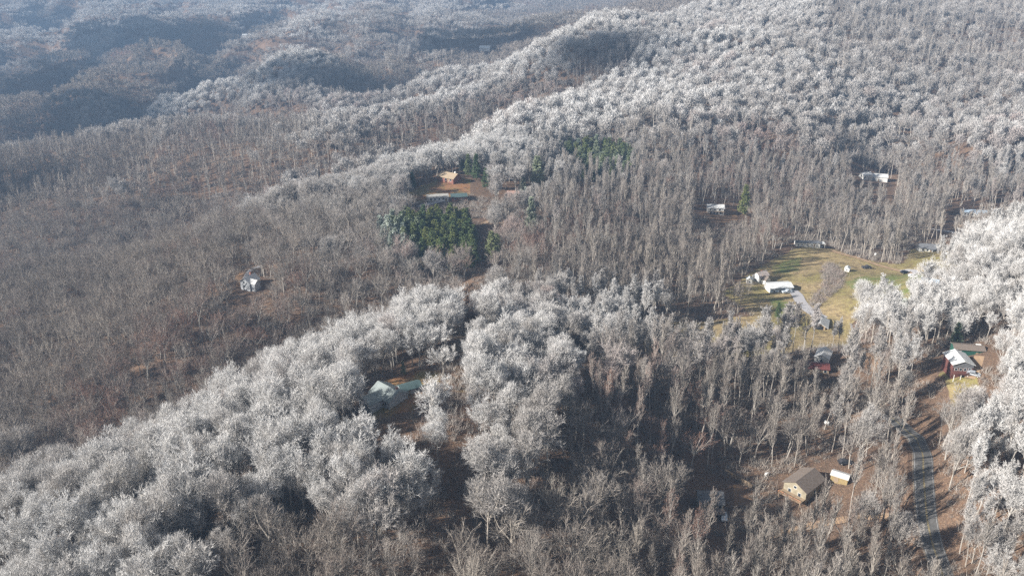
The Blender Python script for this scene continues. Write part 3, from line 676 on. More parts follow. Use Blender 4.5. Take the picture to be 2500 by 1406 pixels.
def stand(poly, sp, seed, group, where, frostf, vs, sc_):
    r = np.random.default_rng(seed); P_ = np.array(poly); x0, y0 = P_.min(0); x9, y9 = P_.max(0)
    X = []
    for yy in np.arange(y0, y9, sp):
        for xx in np.arange(x0, x9, sp): X.append((xx+r.uniform(-.35, .35)*sp, yy+r.uniform(-.35, .35)*sp))
    X = np.array(X); X = X[inpoly(X[:, 0], X[:, 1], poly)]
    Z = height(X[:, 0], X[:, 1]); PX, PY = project(X[:, 0], X[:, 1], Z+12)
    rowid = np.floor((PY-PY.min())/12).astype(int)
    for j in range(len(X)):
        fr = frostf(PX[j], PY[j], r); same = [q for q in range(len(X)) if rowid[q] == rowid[j]]; same.sort(key=lambda q: PX[q]); n_ = same.index(j)
        look = "frost-dusted" if fr > .4 else "green"
        pos = ORD[min(n_, 19)]+" from the left in the "+ORD[min(rowid[j], 19)]+" row"
        add_conifer(X[j, 0], X[j, 1], int(r.choice(vs)), float(r.uniform(*sc_)), fr, float(np.clip(r.normal(.45, .3), 0, 1)), f"{look} pine {where}, {pos}", group)
stand(STAND, 6.0, 3, "pines of the dense plantation on the hilltop", "of the dense plantation", lambda px, py, r: float(np.clip((1020-px+(py-540)*.5)/50+r.normal(0, .3)-.45, 0, .8)), (0, 1, 2), (.8, 1.08))
stand(STAND2, 8.0, 4, "pines of the looser stand below the frosted mountain", "of the looser mountain stand", lambda px, py, r: float(np.clip(r.normal(.15, .15), 0, 1)), (0, 1, 2), (.85, 1.1))
for px, py, v, s_, fr, ti, lab in (
 (1008,462,3,.75,.0,.9,"dark spruce at the left edge of the hilltop lawn"),(1163,440,3,1.15,.0,.95,"tall dark spruce right of the tan roofed house"),(1143,432,4,1.0,.1,.4,"brownish spruce beside the tall dark one on the hilltop"),
 (1128,420,3,1.0,.1,.8,"thin spruce behind the tan roofed house"),(1187,462,2,1.0,0,1,"low dark conifer left of the hilltop lane"),(1300,400,3,.8,0,1,"dark conifer among frosted trees above the hilltop lane"),
 (1312,465,1,1.5,.25,.2,"large rounded pine right of the hilltop lane"),(1283,500,0,.8,.9,.3,"white frosted pine beside the small brown shed"),(1297,560,4,1.25,.45,.1,"tall olive pine with a frosted top in the brown woods"),
 (1278,470,1,.8,.4,.3,"small frosted pine above the small brown shed"),
 (1200,640,0,1.15,.1,.1,"round pine standing alone right of the cleared strip"),(1213,632,2,1.0,.1,.3,"second pine leaning on the round one by the cleared strip"),(1815,527,4,1.35,.0,.0,"tall olive pine right of the white walkout house"),
 (1548,772,1,.6,.2,.8,"small dark pine at the far edge of the frosted clump"),(1898,775,3,.5,0,.9,"small dark spruce on the lawn below the white barn"),(2195,810,4,1.0,.85,.2,"frost covered spruce on the right bank"),
 (985,915,4,.35,.2,.1,"small shrubby conifer behind the green house lawn"),(1500,700,4,.8,0,.6,"slim green conifer in the brown woods above the field"),(2418,545,3,.5,0,1,"small dark spruce between the two blue roofed houses"),
 (2330,850,1,.7,.1,1,"dark low conifer behind the dark mobile building")):
    p = at(px, py); add_conifer(p.x, p.y, v, s_, fr, ti, lab, None, "spruce_tree" if v > 2 else "pine_tree", "conifer")

# ------------------------------------------------------------------ roads, lanes
def ribbon(name, pts, width, mat, lift=.18, kind='structure', seg=2.5, off=0.0):
    P_ = [Vector((p[0], p[1], 0)) for p in pts]; Q = []
    for i in range(len(P_)-1):
        p0 = P_[max(i-1, 0)]; p1 = P_[i]; p2 = P_[i+1]; p3 = P_[min(i+2, len(P_)-1)]
        n = max(2, int((p2-p1).length/seg))
        for k_ in range(n):
            u = k_/n
            Q.append(.5*((2*p1)+(-p0+p2)*u+(2*p0-5*p1+4*p2-p3)*u*u+(-p0+3*p1-3*p2+p3)*u**3))
    Q.append(P_[-1]); V = []; F = []; nw = 7 if width > 1 else 2
    X = []; Y = []
    for i, q in enumerate(Q):
        t_ = (Q[min(i+1, len(Q)-1)]-Q[max(i-1, 0)]).normalized(); s_ = Vector((t_.y, -t_.x, 0))
        for j in range(nw):
            v = q+s_*(off+width*(j/(nw-1)-.5)); X.append(v.x); Y.append(v.y)
    Z = height(np.array(X), np.array(Y)).reshape(len(Q), nw)
    Z = Z*.4+Z.mean(1, keepdims=True)*.6 if off == 0 else Z
    Z = Z.ravel()
    for a_, b_, c_ in zip(X, Y, Z): V.append((a_, b_, c_+lift))
    for i in range(len(Q)-1):
        for j in range(nw-1): F.append((i*nw+j, i*nw+j+1, (i+1)*nw+j+1, (i+1)*nw+j))
    o = link_mesh(name, V, F, mat, smooth=True); o['kind'] = kind
    return o, Q
ASPH = plain("weathered_asphalt", (.135, .132, .128), .95, .3, .35)
GRAV = plain("pale_gravel", (.42, .41, .42), .95, .15, 1.5)
DIRT = plain("tan_dirt", (.36, .25, .16), .95, .2, .4)
YEL = plain("road_paint_yellow", (.33, .26, .11), .8, .4, 1); WHT = plain("road_paint_white", (.42, .42, .42), .8, .3, 2)
def roadz(pts):   # common flattened centre profile so the paint lies on the asphalt
    return pts
rp = [tuple(p)[:2] for p in ROADW]
def road_all():
    P_ = [Vector((p[0], p[1], 0)) for p in rp]; Q = []
    for i in range(len(P_)-1):
        p0 = P_[max(i-1, 0)]; p1 = P_[i]; p2 = P_[i+1]; p3 = P_[min(i+2, len(P_)-1)]
        for k_ in range(8):
            u = k_/8; Q.append(.5*((2*p1)+(-p0+p2)*u+(2*p0-5*p1+4*p2-p3)*u*u+(-p0+3*p1-3*p2+p3)*u**3))
    Q.append(P_[-1])
    zc = height(np.array([q.x for q in Q]), np.array([q.y for q in Q])); zc = np.convolve(np.pad(zc, 4, mode='edge'), np.ones(9)/9, 'valid')
    zx = []
    for i, q in enumerate(Q):
        t_ = (Q[min(i+1, len(Q)-1)]-Q[max(i-1, 0)]).normalized(); zx.append((t_.y, -t_.x))
        e = [hz(q.x+t_.y*k_, q.y-t_.x*k_) for k_ in (-3.4, 0, 3.4)]; zc[i] = max(zc[i], max(e)-.1)
    def strip(name, a, b_, lift, mat, bottom=False):
        V = []; F = []
        for q, n_, z in zip(Q, zx, zc):
            V += [(q.x+n_[0]*a, q.y+n_[1]*a, z+lift), (q.x+n_[0]*b_, q.y+n_[1]*b_, z+lift)]
            if bottom: V += [(q.x+n_[0]*(b_+2), q.y+n_[1]*(b_+2), z-2.5), (q.x+n_[0]*(a-2), q.y+n_[1]*(a-2), z-2.5)]
        m_ = 4 if bottom else 2
        for i in range(len(Q)-1):
            F.append((i*m_, i*m_+1, (i+1)*m_+1, (i+1)*m_))
            if bottom: F += [(i*m_+1, i*m_+2, (i+1)*m_+2, (i+1)*m_+1), (i*m_+3, i*m_, (i+1)*m_, (i+1)*m_+3)]
        o = link_mesh(name, V, F, mat); o['kind'] = 'structure'; return o
    strip("road_verge", -5.2, 5.2, .06, GROUND, True); strip("road_shoulder", -3.75, 3.75, .11, plain('gravel_shoulder', (.24, .20, .16), .95, .45, .9))
    strip("road", -3.2, 3.2, .16, ASPH)
    strip("road_marking_edge", -2.98, -2.84, .17, WHT); strip("road_marking_edge", 2.84, 2.98, .17, WHT)
    strip("road_marking_centre", -.22, -.08, .17, YEL); strip("road_marking_centre", .08, .22, .17, YEL)
road_all()
def lane(name, px, width, mat): return ribbon(name, [tuple(at(*p))[:2] for p in px], width, mat, .3)
lane("driveway", [(1930,708),(1945,720),(1955,738),(1975,758),(2010,778)], 6.5, GRAV)
lane("lane", [(2275,560),(2330,568),(2400,577),(2500,572)], 4, GRAV)
lane("lane", [(1960,478),(2010,487),(2060,500),(2110,512)], 3.5, GRAV)
lane("lane", [(1164,552),(1190,543),(1215,533),(1290,527)], 3.5, DIRT)
lane("lane", [(1190,436),(1230,440),(1262,434),(1285,422)], 4, GRAV)
lane("lane", [(1860,1312),(1930,1297),(2010,1278),(2110,1262),(2180,1262)], 3.2, DIRT)
lane("lane", [(2030,612),(2060,622),(2110,636),(2150,650),(2230,668)], 3, DIRT)
lane("driveway", [(2200,664),(2240,668),(2275,682)], 5, GRAV)
lane("path", [(2105,700),(2130,718),(2165,742)], 2.0, DIRT)
lane("driveway", [(2395,870),(2385,900),(2370,925)], 5, DIRT)
lane("driveway", [(1020,505),(1060,496),(1120,480)], 4, GRAV)
lane("driveway", [(595,690),(612,660),(640,650)], 3, GRAV)

# ------------------------------------------------------------------ buildings
M_ = {}
def mm(key, col, **k):
    if key not in M_: M_[key] = plain(key, col, **k)
    return M_[key]
WHITE = mm("white_siding", (.80, .80, .77), var=.1, scale=.8); CREAM = mm("cream_siding", (.33, .29, .21), var=.25); GREYW = mm("grey_siding", (.42, .44, .46), var=.1)
SHG = mm("grey_shingles", (.17, .175, .185), var=.2, scale=1.5); SHB = mm("brown_shingles", (.20, .165, .14), var=.2, scale=1.5); SHT = mm("tan_shingles", (.38, .30, .21), var=.15, scale=1.5)
GLS = plain("window_glass", (.03, .04, .05), .15, .1); TRIM = mm("white_trim", (.78, .78, .76), var=.05); WOOD = mm("weathered_wood", (.33, .25, .17), var=.25, scale=2)
REDW = mm("red_boards", (.15, .065, .055), var=.2, scale=1.5); BRICK = mm("brick", (.26, .12, .09), var=.25, scale=3); YELW = mm("yellow_boards", (.34, .26, .13), var=.15, scale=2)
DKG = mm("dark_green_siding", (.03, .10, .075), var=.2); BLUG = mm("blue_grey_siding", (.20, .25, .30), var=.12)
METW = ribbed("white_metal_roof", (.74, .76, .76), .9); METG = ribbed("green_grey_metal_roof", (.29, .33, .325), .7); METB = ribbed("pale_blue_metal_roof", (.42, .52, .62), .7); METR = ribbed("rust_red_metal_roof", (.17, .06, .055), .7)
METS = ribbed("silver_metal_roof", (.68, .68, .67), .6); DARK = mm("opening_shade_black", (.02, .02, .022)); ORNG = mm("orange_plastic", (.75, .30, .06), var=.05); CHARC = ribbed("charcoal_green_roof", (.10, .15, .15), .7)
class MBX:
    def __init__(s): s.V = []; s.F = []
    def box(s, x0, x1, y0, y1, z0, z1):
        b_ = len(s.V); s.V += [(x, y, z) for z in (z0, z1) for y in (y0, y1) for x in (x0, x1)]
        s.F += [tuple(b_+i for i in f) for f in ((0, 2, 3, 1), (4, 5, 7, 6), (0, 1, 5, 4), (2, 6, 7, 3), (0, 4, 6, 2), (1, 3, 7, 5))]; return s
    def poly(s, pts, ext):
        """extrude a planar outline by vector ext"""
        b_ = len(s.V); n = len(pts); s.V += [tuple(p) for p in pts]+[tuple(Vector(p)+Vector(ext)) for p in pts]
        s.F += [tuple(b_+i for i in range(n))[::-1], tuple(b_+n+i for i in range(n))]+[(b_+i, b_+(i+1) % n, b_+n+(i+1) % n, b_+n+i) for i in range(n)]; return s
    def make(s, name, mat, parent, label=None):
        o = link_mesh(name, s.V, s.F, mat, parent); 
        if label: o['label'] = label
        return o
def gable(parent, w_, d, h, pitch, wall, roof, over=.45, cx=0, cy=0, turn=0, base=-2.5, flat=False):
    """walls with gable ends plus a two-slab roof; ridge along local x (or y when turn)"""
    def T(x, y, z): return (cx+(-y if turn else x), cy+(x if turn else y), z)
    rh = pitch*d/2
    W_ = MBX(); W_.poly([T(-w_/2, -d/2, base), T(-w_/2, d/2, base), T(-w_/2, d/2, h), T(-w_/2, 0, h+rh), T(-w_/2, -d/2, h)], Vector(T(w_, 0, 0))-Vector(T(0, 0, 0)))
    W_.make("wall", wall, parent)
    RF = MBX(); th = .18; x0, x1 = -w_/2-over, w_/2+over; dz = pitch*over
    for s_ in (-1, 1):
        RF.poly([T(x0, 0, h+rh+.03), T(x0, s_*(d/2+over), h-dz+.03), T(x0, s_*(d/2+over), h-dz+.03+th), T(x0, 0, h+rh+.03+th)], Vector(T(x1-x0, 0, 0))-Vector(T(0, 0, 0)))
    return RF.make("roof", roof, parent)
def window(parent, x, z, y, ww=1.1, wh=1.3, ax=0, frame=None):
    """window on a wall whose outside is at y (ax=0: facing -y; ax=1: facing -x)"""
    def B(m_, a0, a1, z0, z1, o0, o1):
        if ax == 0: m_.box(a0, a1, y-o1, y-o0, z0, z1)
        else: m_.box(y-o1, y-o0, a0, a1, z0, z1)
        return m_
    f = MBX()
    for q in ((x-ww/2-.1, x-ww/2, z-.1, z+wh+.1), (x+ww/2, x+ww/2+.1, z-.1, z+wh+.1), (x-ww/2, x+ww/2, z-.1, z), (x-ww/2, x+ww/2, z+wh, z+wh+.1)): B(f, *q, 0, .07)
    fo = f.make("window", frame or TRIM, parent); B(MBX(), x-ww/2, x+ww/2, z, z+wh, 0, .03).make("pane", GLS, fo)
def door(parent, x, y, z=0, col=None, ww=1, hh=2.05):
    o = MBX().box(x-ww/2, x+ww/2, y-.06, y, z, z+hh).make("door", col or WOOD, parent); MBX().box(x+ww*.3, x+ww*.3+.08, y-.12, y-.06, z+1, z+1.08).make("handle", METS, o)
def chimney(parent, x, y, z, h=1.5, mat=None): MBX().box(x-.4, x+.4, y-.4, y+.4, z, z+h).make("chimney", mat or BRICK, parent)
def house(key, name, label, cat, deg, group=None, sink=0):
    p = HOUSES[key]; return thing(name, label, cat, (p.x, p.y, p.z-sink), math.radians(deg), group)

e = house('green', "green_roofed_house", "house with a smooth grey-green metal roof on the small lawn inside the frosted ridge", "house", -42)
gable(e, 11, 9, 3.2, .55, GREYW, METG, .5); gable(e, 8, 6.5, 3.0, .55, GREYW, METG, .45, -1.5, -6.5, 1)
window(e, 3.5, 1, -4.5); window(e, 0, 1.0, -5.5, ax=1); door(e, 2.0, -4.5); chimney(e, 3, 1.5, 4.2)
e = house('green2', "outbuilding", "low outbuilding with a dark green roof right of the green roofed house", "outbuilding", 30)
gable(e, 8, 5, 2.4, .45, GREYW, CHARC, .4); door(e, -1, -2.5); window(e, 2, 1, -2.5)
e = house('tan', "tan_roofed_house", "small house with a tan shingle roof on the hilltop lawn", "house", -32); e.scale = (1.25, 1.25, 1.25)
gable(e, 11, 8, 2.8, .5, BRICK, SHT, .7)
for x in (-3.5, 0, 3.5): window(e, x, .9, -4)
door(e, 1.8, -4); chimney(e, 3.5, 1, 4, 1.6, TRIM)
e = house('white_low', "low_white_building", "low white walled building with a grey roof above the pine plantation", "building", 10)
gable(e, 15, 8, 3.0, .22, WHITE, mm('weathered_roof', (.40, .39, .36), var=.2), .5, -5)
for x in (-10, -7, -4, -1): window(e, x, 1, -4)
door(e, 0.8, -4)
e = thing("brick_building", "brick building with a dark green-grey roof beside the low white building", "building", tuple(at(1120, 487)), math.radians(10))
gable(e, 11, 8, 3.2, .3, BRICK, CHARC, .6); window(e, -3, 1, -4); window(e, 3, 1, -4); door(e, 0, -4)
e = house('shed_brown', "brown_shed", "small red-brown shed with a pinkish roof right of the cleared strip", "shed", -6)
gable(e, 8.5, 5.5, 2.8, .5, BRICK, mm("pinkish_roof", (.42, .27, .22)), .4); door(e, 0, -2.75, ww=2); window(e, 3, 1, -2.75)
e = house('wood', "kite_roofed_house", "grey roofed house with tall white gables alone in the brown woods", "house", 62)
gable(e, 8, 7, 4.2, .75, GREYW, METS, .5); gable(e, 6, 4.5, 4.0, .75, GREYW, METS, .4, -1, -3.5, 1)
for z in (1, 3.4): window(e, 0.6, z, -4.0, ax=1)
window(e, 3, 1, -3.5); door(e, 2, -3.5, ww=.8); chimney(e, 2, 1, 6.5)
e = house('two', "walkout_house", "white two level house with a pale grey roof in the brown woods above the field", "house", -6)
gable(e, 12, 8, 5.2, .4, WHITE, METS, .6)
for x in (-4, -.5, 3): window(e, x, 3.4, -4, 1.5, 1.0)
for x in (-3.5, -1, 1.5, 4): window(e, x, .4, -4, 1.1, 1.6)
D = MBX().box(-6.2, 6.2, -5.6, -4.02, 2.6, 2.8)
D.make("deck", WOOD, e)
for x in (-5.8, -2, 2, 5.8): MBX().box(x-.1, x+.1, -5.5, -5.3, -2, 2.6).make("post", TRIM, e)
e = house('mobile', "mobile_home", "long white mobile home with a grey roof at the top of the field", "mobile home", -4)
gable(e, 16, 5, 2.7, .3, WHITE, SHG, .3)
for x in (-6.5, -4, -.5, 2.5, 6): window(e, x, 1, -2.5, 1, .9)
door(e, 4.2, -2.5); MBX().box(8.3, 11.5, -2.2, 2.2, 2.3, 2.45).make("carport_roof", METW, e)
for x, y in ((11.3, -2), (11.3, 2)): MBX().box(x-.08, x+.08, y-.08, y+.08, -1.5, 2.3).make("post", TRIM, e)
e = house('barn', "white_metal_barn", "long barn with a bright white metal roof beside the pale gravel drive", "barn", 7)
gable(e, 14, 9, 3.2, .28, BLUG, METW, .35)  # walls blue-grey, left end covered by a white panel
for x in (-4.5, -1): window(e, x, 1, -4.5, 1.2, 1)
door(e, 1.5, -4.5, ww=1); MBX().box(3, 6, -4.58, -4.5, 0, 2.8).make("garage_door", TRIM, e)
MBX().poly([(-7.05, -4.5, -.5), (-7.05, 4.5, -.5), (-7.05, 4.5, 3.15), (-7.05, 0, 4.4), (-7.05, -4.5, 3.15)], (-.06, 0, 0)).make("gable_panel", WHITE, e)
def small_shed(key, label, w_, d, h, deg, wall=None, roof=None, name="white_shed"):
    e = house(key, name, label, "shed", deg); gable(e, w_, d, h, .6, wall or WHITE, roof or METW, .25); door(e, 0, -d/2, ww=1.4, hh=1.9)
    window(e, 0, 1, -w_/2, .8, .8, ax=1); return e
small_shed('shed_w1', "small white gabled shed at the left end of the farm buildings", 4, 3.6, 2.6, 80)
small_shed('shed_w2', "tiny white shed on the brow between the two fields", 3.6, 3, 2.2, 60)
small_shed('shed_w3', "small white shed in the lower field left of the tent shaped barn", 4.2, 3.2, 2.2, 35)
e = house('pile', "weathered_farmhouse", "weathered farmhouse with a patchy white and brown roof behind the white barn", "house", 35)
gable(e, 8, 6, 3.6, .8, WHITE, mm("patchy_white_roof", (.60, .52, .48), var=.35, scale=.9), .3); gable(e, 5, 4.5, 3, .8, WHITE, SHB, .3, -1, -4, 1); window(e, 2.5, 1, -3); window(e, 0, 1, -4, ax=1); door(e, 3.4, -3, ww=.8)
chimney(e, 1, .5, 5)
e = house('ranch', "ranch_house", "white house with a low grey roof under the pale tree by the lawn", "house", -12)
gable(e, 14, 8, 3, .45, WHITE, SHG, .6)
for x in (-5, -2, 1.5): window(e, x, 1, -4)
door(e, 0, -4); MBX().box(-1.5, 3, -6, -4.02, 2.6, 2.75).make("porch_roof", SHG, e)
for x in (-1.3, .8, 2.8): MBX().box(x-.1, x+.1, -5.9, -5.7, -1, 2.6).make("post", TRIM, e)
MBX().box(7.4, 11.5, -3.5, 3.5, 2.5, 2.68).make("carport_roof", SHG, e)
for x, y in ((11.3, -3.3), (11.3, 3.3)): MBX().box(x-.08, x+.08, y-.08, y+.08, -1.5, 2.5).make("post", TRIM, e)
e = house('blue', "blue_roofed_house", "long white house with a pale blue roof on the far right slope", "house", -9)
gable(e, 24, 7, 3.2, .35, WHITE, METB, .4, -1); gable(e, 4.5, 4, 3, .5, WHITE, METB, .3, -1.5, -4.5, 1)
for x in (-11, -8.5, -5.5, 2.5, 5.5, 8.5): window(e, x, 1, -3.5)
door(e, 4, -3.5)
e = house('blue2', "blue_roofed_house", "smaller blue roofed white house right of the long blue roofed one", "house", -9)
gable(e, 9, 6, 3, .35, WHITE, METB, .4); window(e, -3, 1, -3); window(e, 2.5, 1, -3); door(e, 0, -3)
e = house('tent', "tent_shaped_barn", "open sided barn with a wide white metal roof in the lower field", "barn", 68)
RF = gable(e, 8, 5.5, 2.9, .55, WOOD, METW, 1.6)
MBX().box(-4.06, -4.0, -1.8, 1.8, 0, 2.4).make("barn_door", DARK, e)  # near-black panel painting the shade inside the open barn
for x in (-5, 5):
    for y in (-3.9, 3.9): MBX().box(x-.1, x+.1, y-.1, y+.1, -2, 2.15).make("post", WOOD, e)
e = house('red', "red_roofed_building", "long building with a rust red metal roof below the lower field", "building", -9)
gable(e, 12, 6, 2.8, .4, WOOD, METR, .5); door(e, 2, -3, ww=2); window(e, -3, 1, -3); window(e, 4.5, 1, -3)
e = house('grey', "grey_roofed_house", "grey roofed white house just behind the rust red roof", "house", 62)
gable(e, 8.5, 6, 3.4, .5, WHITE, METS, .4); window(e, 0, 1.2, -4.25, ax=1); door(e, 2, -3)
e = house('metal', "metal_roofed_house", "house with a white metal roof and red boarded front beside the right bank", "house", 86)
gable(e, 10, 8.2, 5.6, .38, REDW, METW, .55)
MBX().poly([(-5.06, -4.05, 4.2), (-5.06, 4.05, 4.2), (-5.06, 4.05, 5.55), (-5.06, 0, 7.0), (-5.06, -4.05, 5.55)], (-.08, 0, 0)).make("gable_panel", SHG, e)
for y in (-2.7, -.9, .9, 2.7): window(e, y, 2.9, -5, 1.1, 1.0, ax=1)
MBX().box(-7.6, -5.02, -4.2, 4.2, 2.2, 2.4).make("deck", REDW, e, "red wooden deck")
RL = MBX()
for y in np.linspace(-4.1, 4.1, 20): RL.box(-7.6, -7.52, y-.05, y+.05, 2.4, 3.4)
RL.box(-7.62, -7.5, -4.2, 4.2, 3.4, 3.5); RL.make("railing", REDW, e)
for y in (-4, -1.3, 1.3, 4): MBX().box(-7.5, -7.3, y-.1, y+.1, -2, 2.2).make("post", TRIM, e)
e = house('dark', "dark_green_building", "dark green building with a brown roof behind the metal roofed house", "building", -10)
gable(e, 12, 6, 3, .3, DKG, SHB, .4); window(e, -4, 1, -3); door(e, 3, -3); MBX().box(3.5, 5.5, .6, 2.2, 3.65, 3.85).make("roof_patch", TRIM, e)
e = house('twostorey', "two_storey_house", "two-storey cream house with grey shingles and a front porch in the pole woods", "house", -3)
gable(e, 8.6, 7.5, 5.4, .6, CREAM, SHG, .45); gable(e, 2.6, 4, 5.5, .9, CREAM, SHG, .25, .3, -2.4, 1)
for x in (-2.9, 3.1): window(e, x, 3.5, -3.75, 1.3, 1.2)
window(e, .3, 3.7, -3.72, 1.0, 1.2)
for x in (-3, 3): window(e, x, .7, -3.75, 1.2, 1.3)
window(e, 0, 3.5, -4.3, ax=1); window(e, 0, .8, -4.3, ax=1); door(e, .4, -3.75)
MBX().poly([(-4.6, -6.2, 2.5), (-4.6, -3.8, 3.3), (-4.6, -3.8, 3.45), (-4.6, -6.2, 2.65)], (9.2, 0, 0)).make("porch_roof", SHB, e)
MBX().box(-4.5, 4.5, -6.1, -3.78, -1.5, .1).make("porch_floor", WOOD, e)
for x in (-4.2, -1.4, 1.4, 4.2): MBX().box(x-.1, x+.1, -6.0, -5.8, .1, 2.52).make("post", TRIM, e)
e = house('gable', "tan_gabled_house", "house with a cream gable end and broad brown roof in the pole woods", "house", 42)
gable(e, 12, 9, 4.2, .5, CREAM, SHB, .6)
window(e, -2, 1.2, -6, ax=1); window(e, 2, 1.2, -6, ax=1); window(e, 0, 3.6, -6, 1, 1, ax=1); window(e, 0, 1.2, -4.5); door(e, 3, -4.5)
MBX().box(-9.5, -6.04, -4.5, 4.5, 1.0, 1.2).make("deck", WOOD, e)
RL = MBX()
for y in np.linspace(-4.4, 4.4, 16): RL.box(-9.5, -9.42, y-.05, y+.05, 1.2, 2.1)
RL.box(-9.53, -9.4, -4.5, 4.5, 2.1, 2.2); RL.make("railing", mm("orange_wood", (.50, .24, .13)), e)
for y in (-4.2, 0, 4.2): MBX().box(-9.3, -9.1, y-.1, y+.1, -2.5, 1.0).make("post", WOOD, e)
e = house('yshed', "yellow_shed", "yellow boarded shed with a silver roof right of the tan gabled house", "shed", -33)
gable(e, 6, 3.8, 2.5, .35, YELW, METS, .3); door(e, -1, -1.9, ww=1.6, hh=2)
e = house('trailer', "trailer_home", "long white trailer home among the trees right of the cleared strip", "trailer home", -5)
gable(e, 11, 4, 2.6, .15, WHITE, METS, .2)
for x in (-4, -1.5, 3.5): window(e, x, 1, -2, 1, .8)
door(e, 1.5, -2)
e = house('dark2', "dark_roofed_house", "dark blue-grey roofed house hidden between frosted trees right of the strip", "house", 25)
gable(e, 9, 7, 3, .5, GREYW, mm("slate_roof", (.10, .12, .14)), .5); window(e, -2, 1, -3.5); door(e, 1, -3.5)
e = house('bluegrey', "blue_grey_roofed_house", "small house with a blue-grey roof half hidden in the frosted right bank", "house", -25)
gable(e, 8, 6, 3, .4, WHITE, METB, .4); window(e, -2, 1, -3); door(e, 1, -3)
for k_, lab, w_, d, deg, rf in (('far1', "pale long house in the clearing on the distant frosted hill", 22, 10, 0, METW), ('far2', "lone large white house on the dark hillside beyond the ridge", 20, 13, -10, METW), ('far3', "pale roofed house among the tan trees at the top right", 17, 8, -15, METS), ('far4', "small pale house left of the other in the tan trees", 9, 7, 15, METS), ('far5', "tiny pinkish house in the shaded valley at the far left", 22, 10, 5, mm("pinkish_roof", (.42, .27, .22)))):
    e = house(k_, "distant_house", lab, "house", deg); gable(e, w_, d, 4, .5, WHITE, rf, .5); window(e, -3, 1, -d/2, 1.5, 1.5); door(e, 1, -d/2)
p = at(597, 97); e = thing("distant_shed", "white shed below the pale long house on the distant hill", "shed", tuple(p), .1); gable(e, 16, 8, 3.5, .4, WHITE, METW, .4); door(e, 0, -4, ww=3)

# ------------------------------------------------------------------ vehicles
RUB = mm("tyre_rubber", (.02, .02, .02)); LGT = mm("lamp_glass", (.8, .8, .75), rough=.2)
def car(px, py, deg, col, name, label, kind='car', s_=1.15):
    p = at(px, py); e = thing(name, label, "pickup" if kind == 'pickup' else "car", (p.x, p.y, p.z+.35), math.radians(deg)); e.scale = (s_,)*3
    paint = plain(name+"_paint", col, .3, .05)
    if kind == 'pickup': prof = [(-2.6, .4), (-2.6, 1.15), (-.5, 1.15), (-.4, 1.7), (.8, 1.75), (1.3, 1.2), (2.5, 1.05), (2.6, .4)]; glass = [(-.35, 1.2), (-.3, 1.62), (.75, 1.66), (1.15, 1.2)]
    else: prof = [(-2.2, .4), (-2.25, .95), (-1.7, 1.05), (-1.2, 1.5), (.3, 1.52), (1.05, 1.05), (2.1, .9), (2.2, .4)]; glass = [(-1.5, 1.05), (-1.12, 1.42), (.25, 1.44), (.85, 1.05)]
    MBX().poly([(x, -.9, z) for x, z in prof], (0, 1.8, 0)).make("body", paint, e)
    MBX().poly([(x, -.93, z) for x, z in glass], (0, 1.86, 0)).make("side_windows", GLS, e)
    zt = 1.08; MBX().poly([(glass[-1][0]+.22, -.75, zt), (glass[-2][0]+.16, -.65, glass[-2][1]), (glass[-2][0]+.16, .65, glass[-2][1]), (glass[-1][0]+.22, .75, zt)], (.04, 0, .03)).make("windscreen", GLS, e)
    for x in (-1.4, 1.4):
        for y in (-.85, .85):
            T = TB(); T.tube([Vector((x, y-.12, .36)), Vector((x, y+.12, .36))], .36, .36, 0, 0, 14)
            T.F += [tuple(range(13, -1, -1)), tuple(range(14, 28))]; o = link_mesh("wheel", T.V, T.F, RUB, e)
            T = TB(); T.tube([Vector((x, y-.14, .36)), Vector((x, y+.14, .36))], .2, .2, 0, 0, 10); T.F += [tuple(range(9, -1, -1)), tuple(range(10, 20))]; link_mesh("rim", T.V, T.F, METS, o)
    for y in (-.6, .6): MBX().box(prof[-1][0]-.12, prof[-1][0]+.03, y-.18, y+.18, .68, .85).make("headlight", LGT, e)
    return e
car(2208, 668, 8, (.02, .022, .03), "dark_car", "dark car parked at the end of the pale drive beside the right field")
car(1921, 716, 12, (.5, .56, .62), "pale_pickup", "pale pickup parked in front of the white barn", 'pickup')
car(1912, 706, -40, (.30, .2, .16), "brown_car", "brown car close to the shaded front of the white barn")
car(1767, 1266, 80, (.62, .68, .74), "white_car", "white car parked right of the two-storey house")
car(2376, 918, -35, (.40, .43, .47), "grey_car", "grey car parked right of the red deck")
car(2062, 1133, 0, (.05, .05, .055), "black_car", "black car in the shade above the yellow shed")
car(2314, 625, -8, (.78, .78, .78), "white_car", "white car on the lawn right of the ranch house")
car(1938, 754, -5, (.75, .75, .68), "white_car", "white car on the lawn below the gravel drive")
car(2228, 678, -20, (.75, .76, .78), "white_car", "white car under the frosted trees beside the dark car")
car(2115, 656, 5, (.06, .06, .07), "black_pickup", "black pickup at the far edge of the right field", 'pickup')
car(1998, 605, -20, (.08, .08, .09), "black_car", "black car beside the carport of the mobile home")

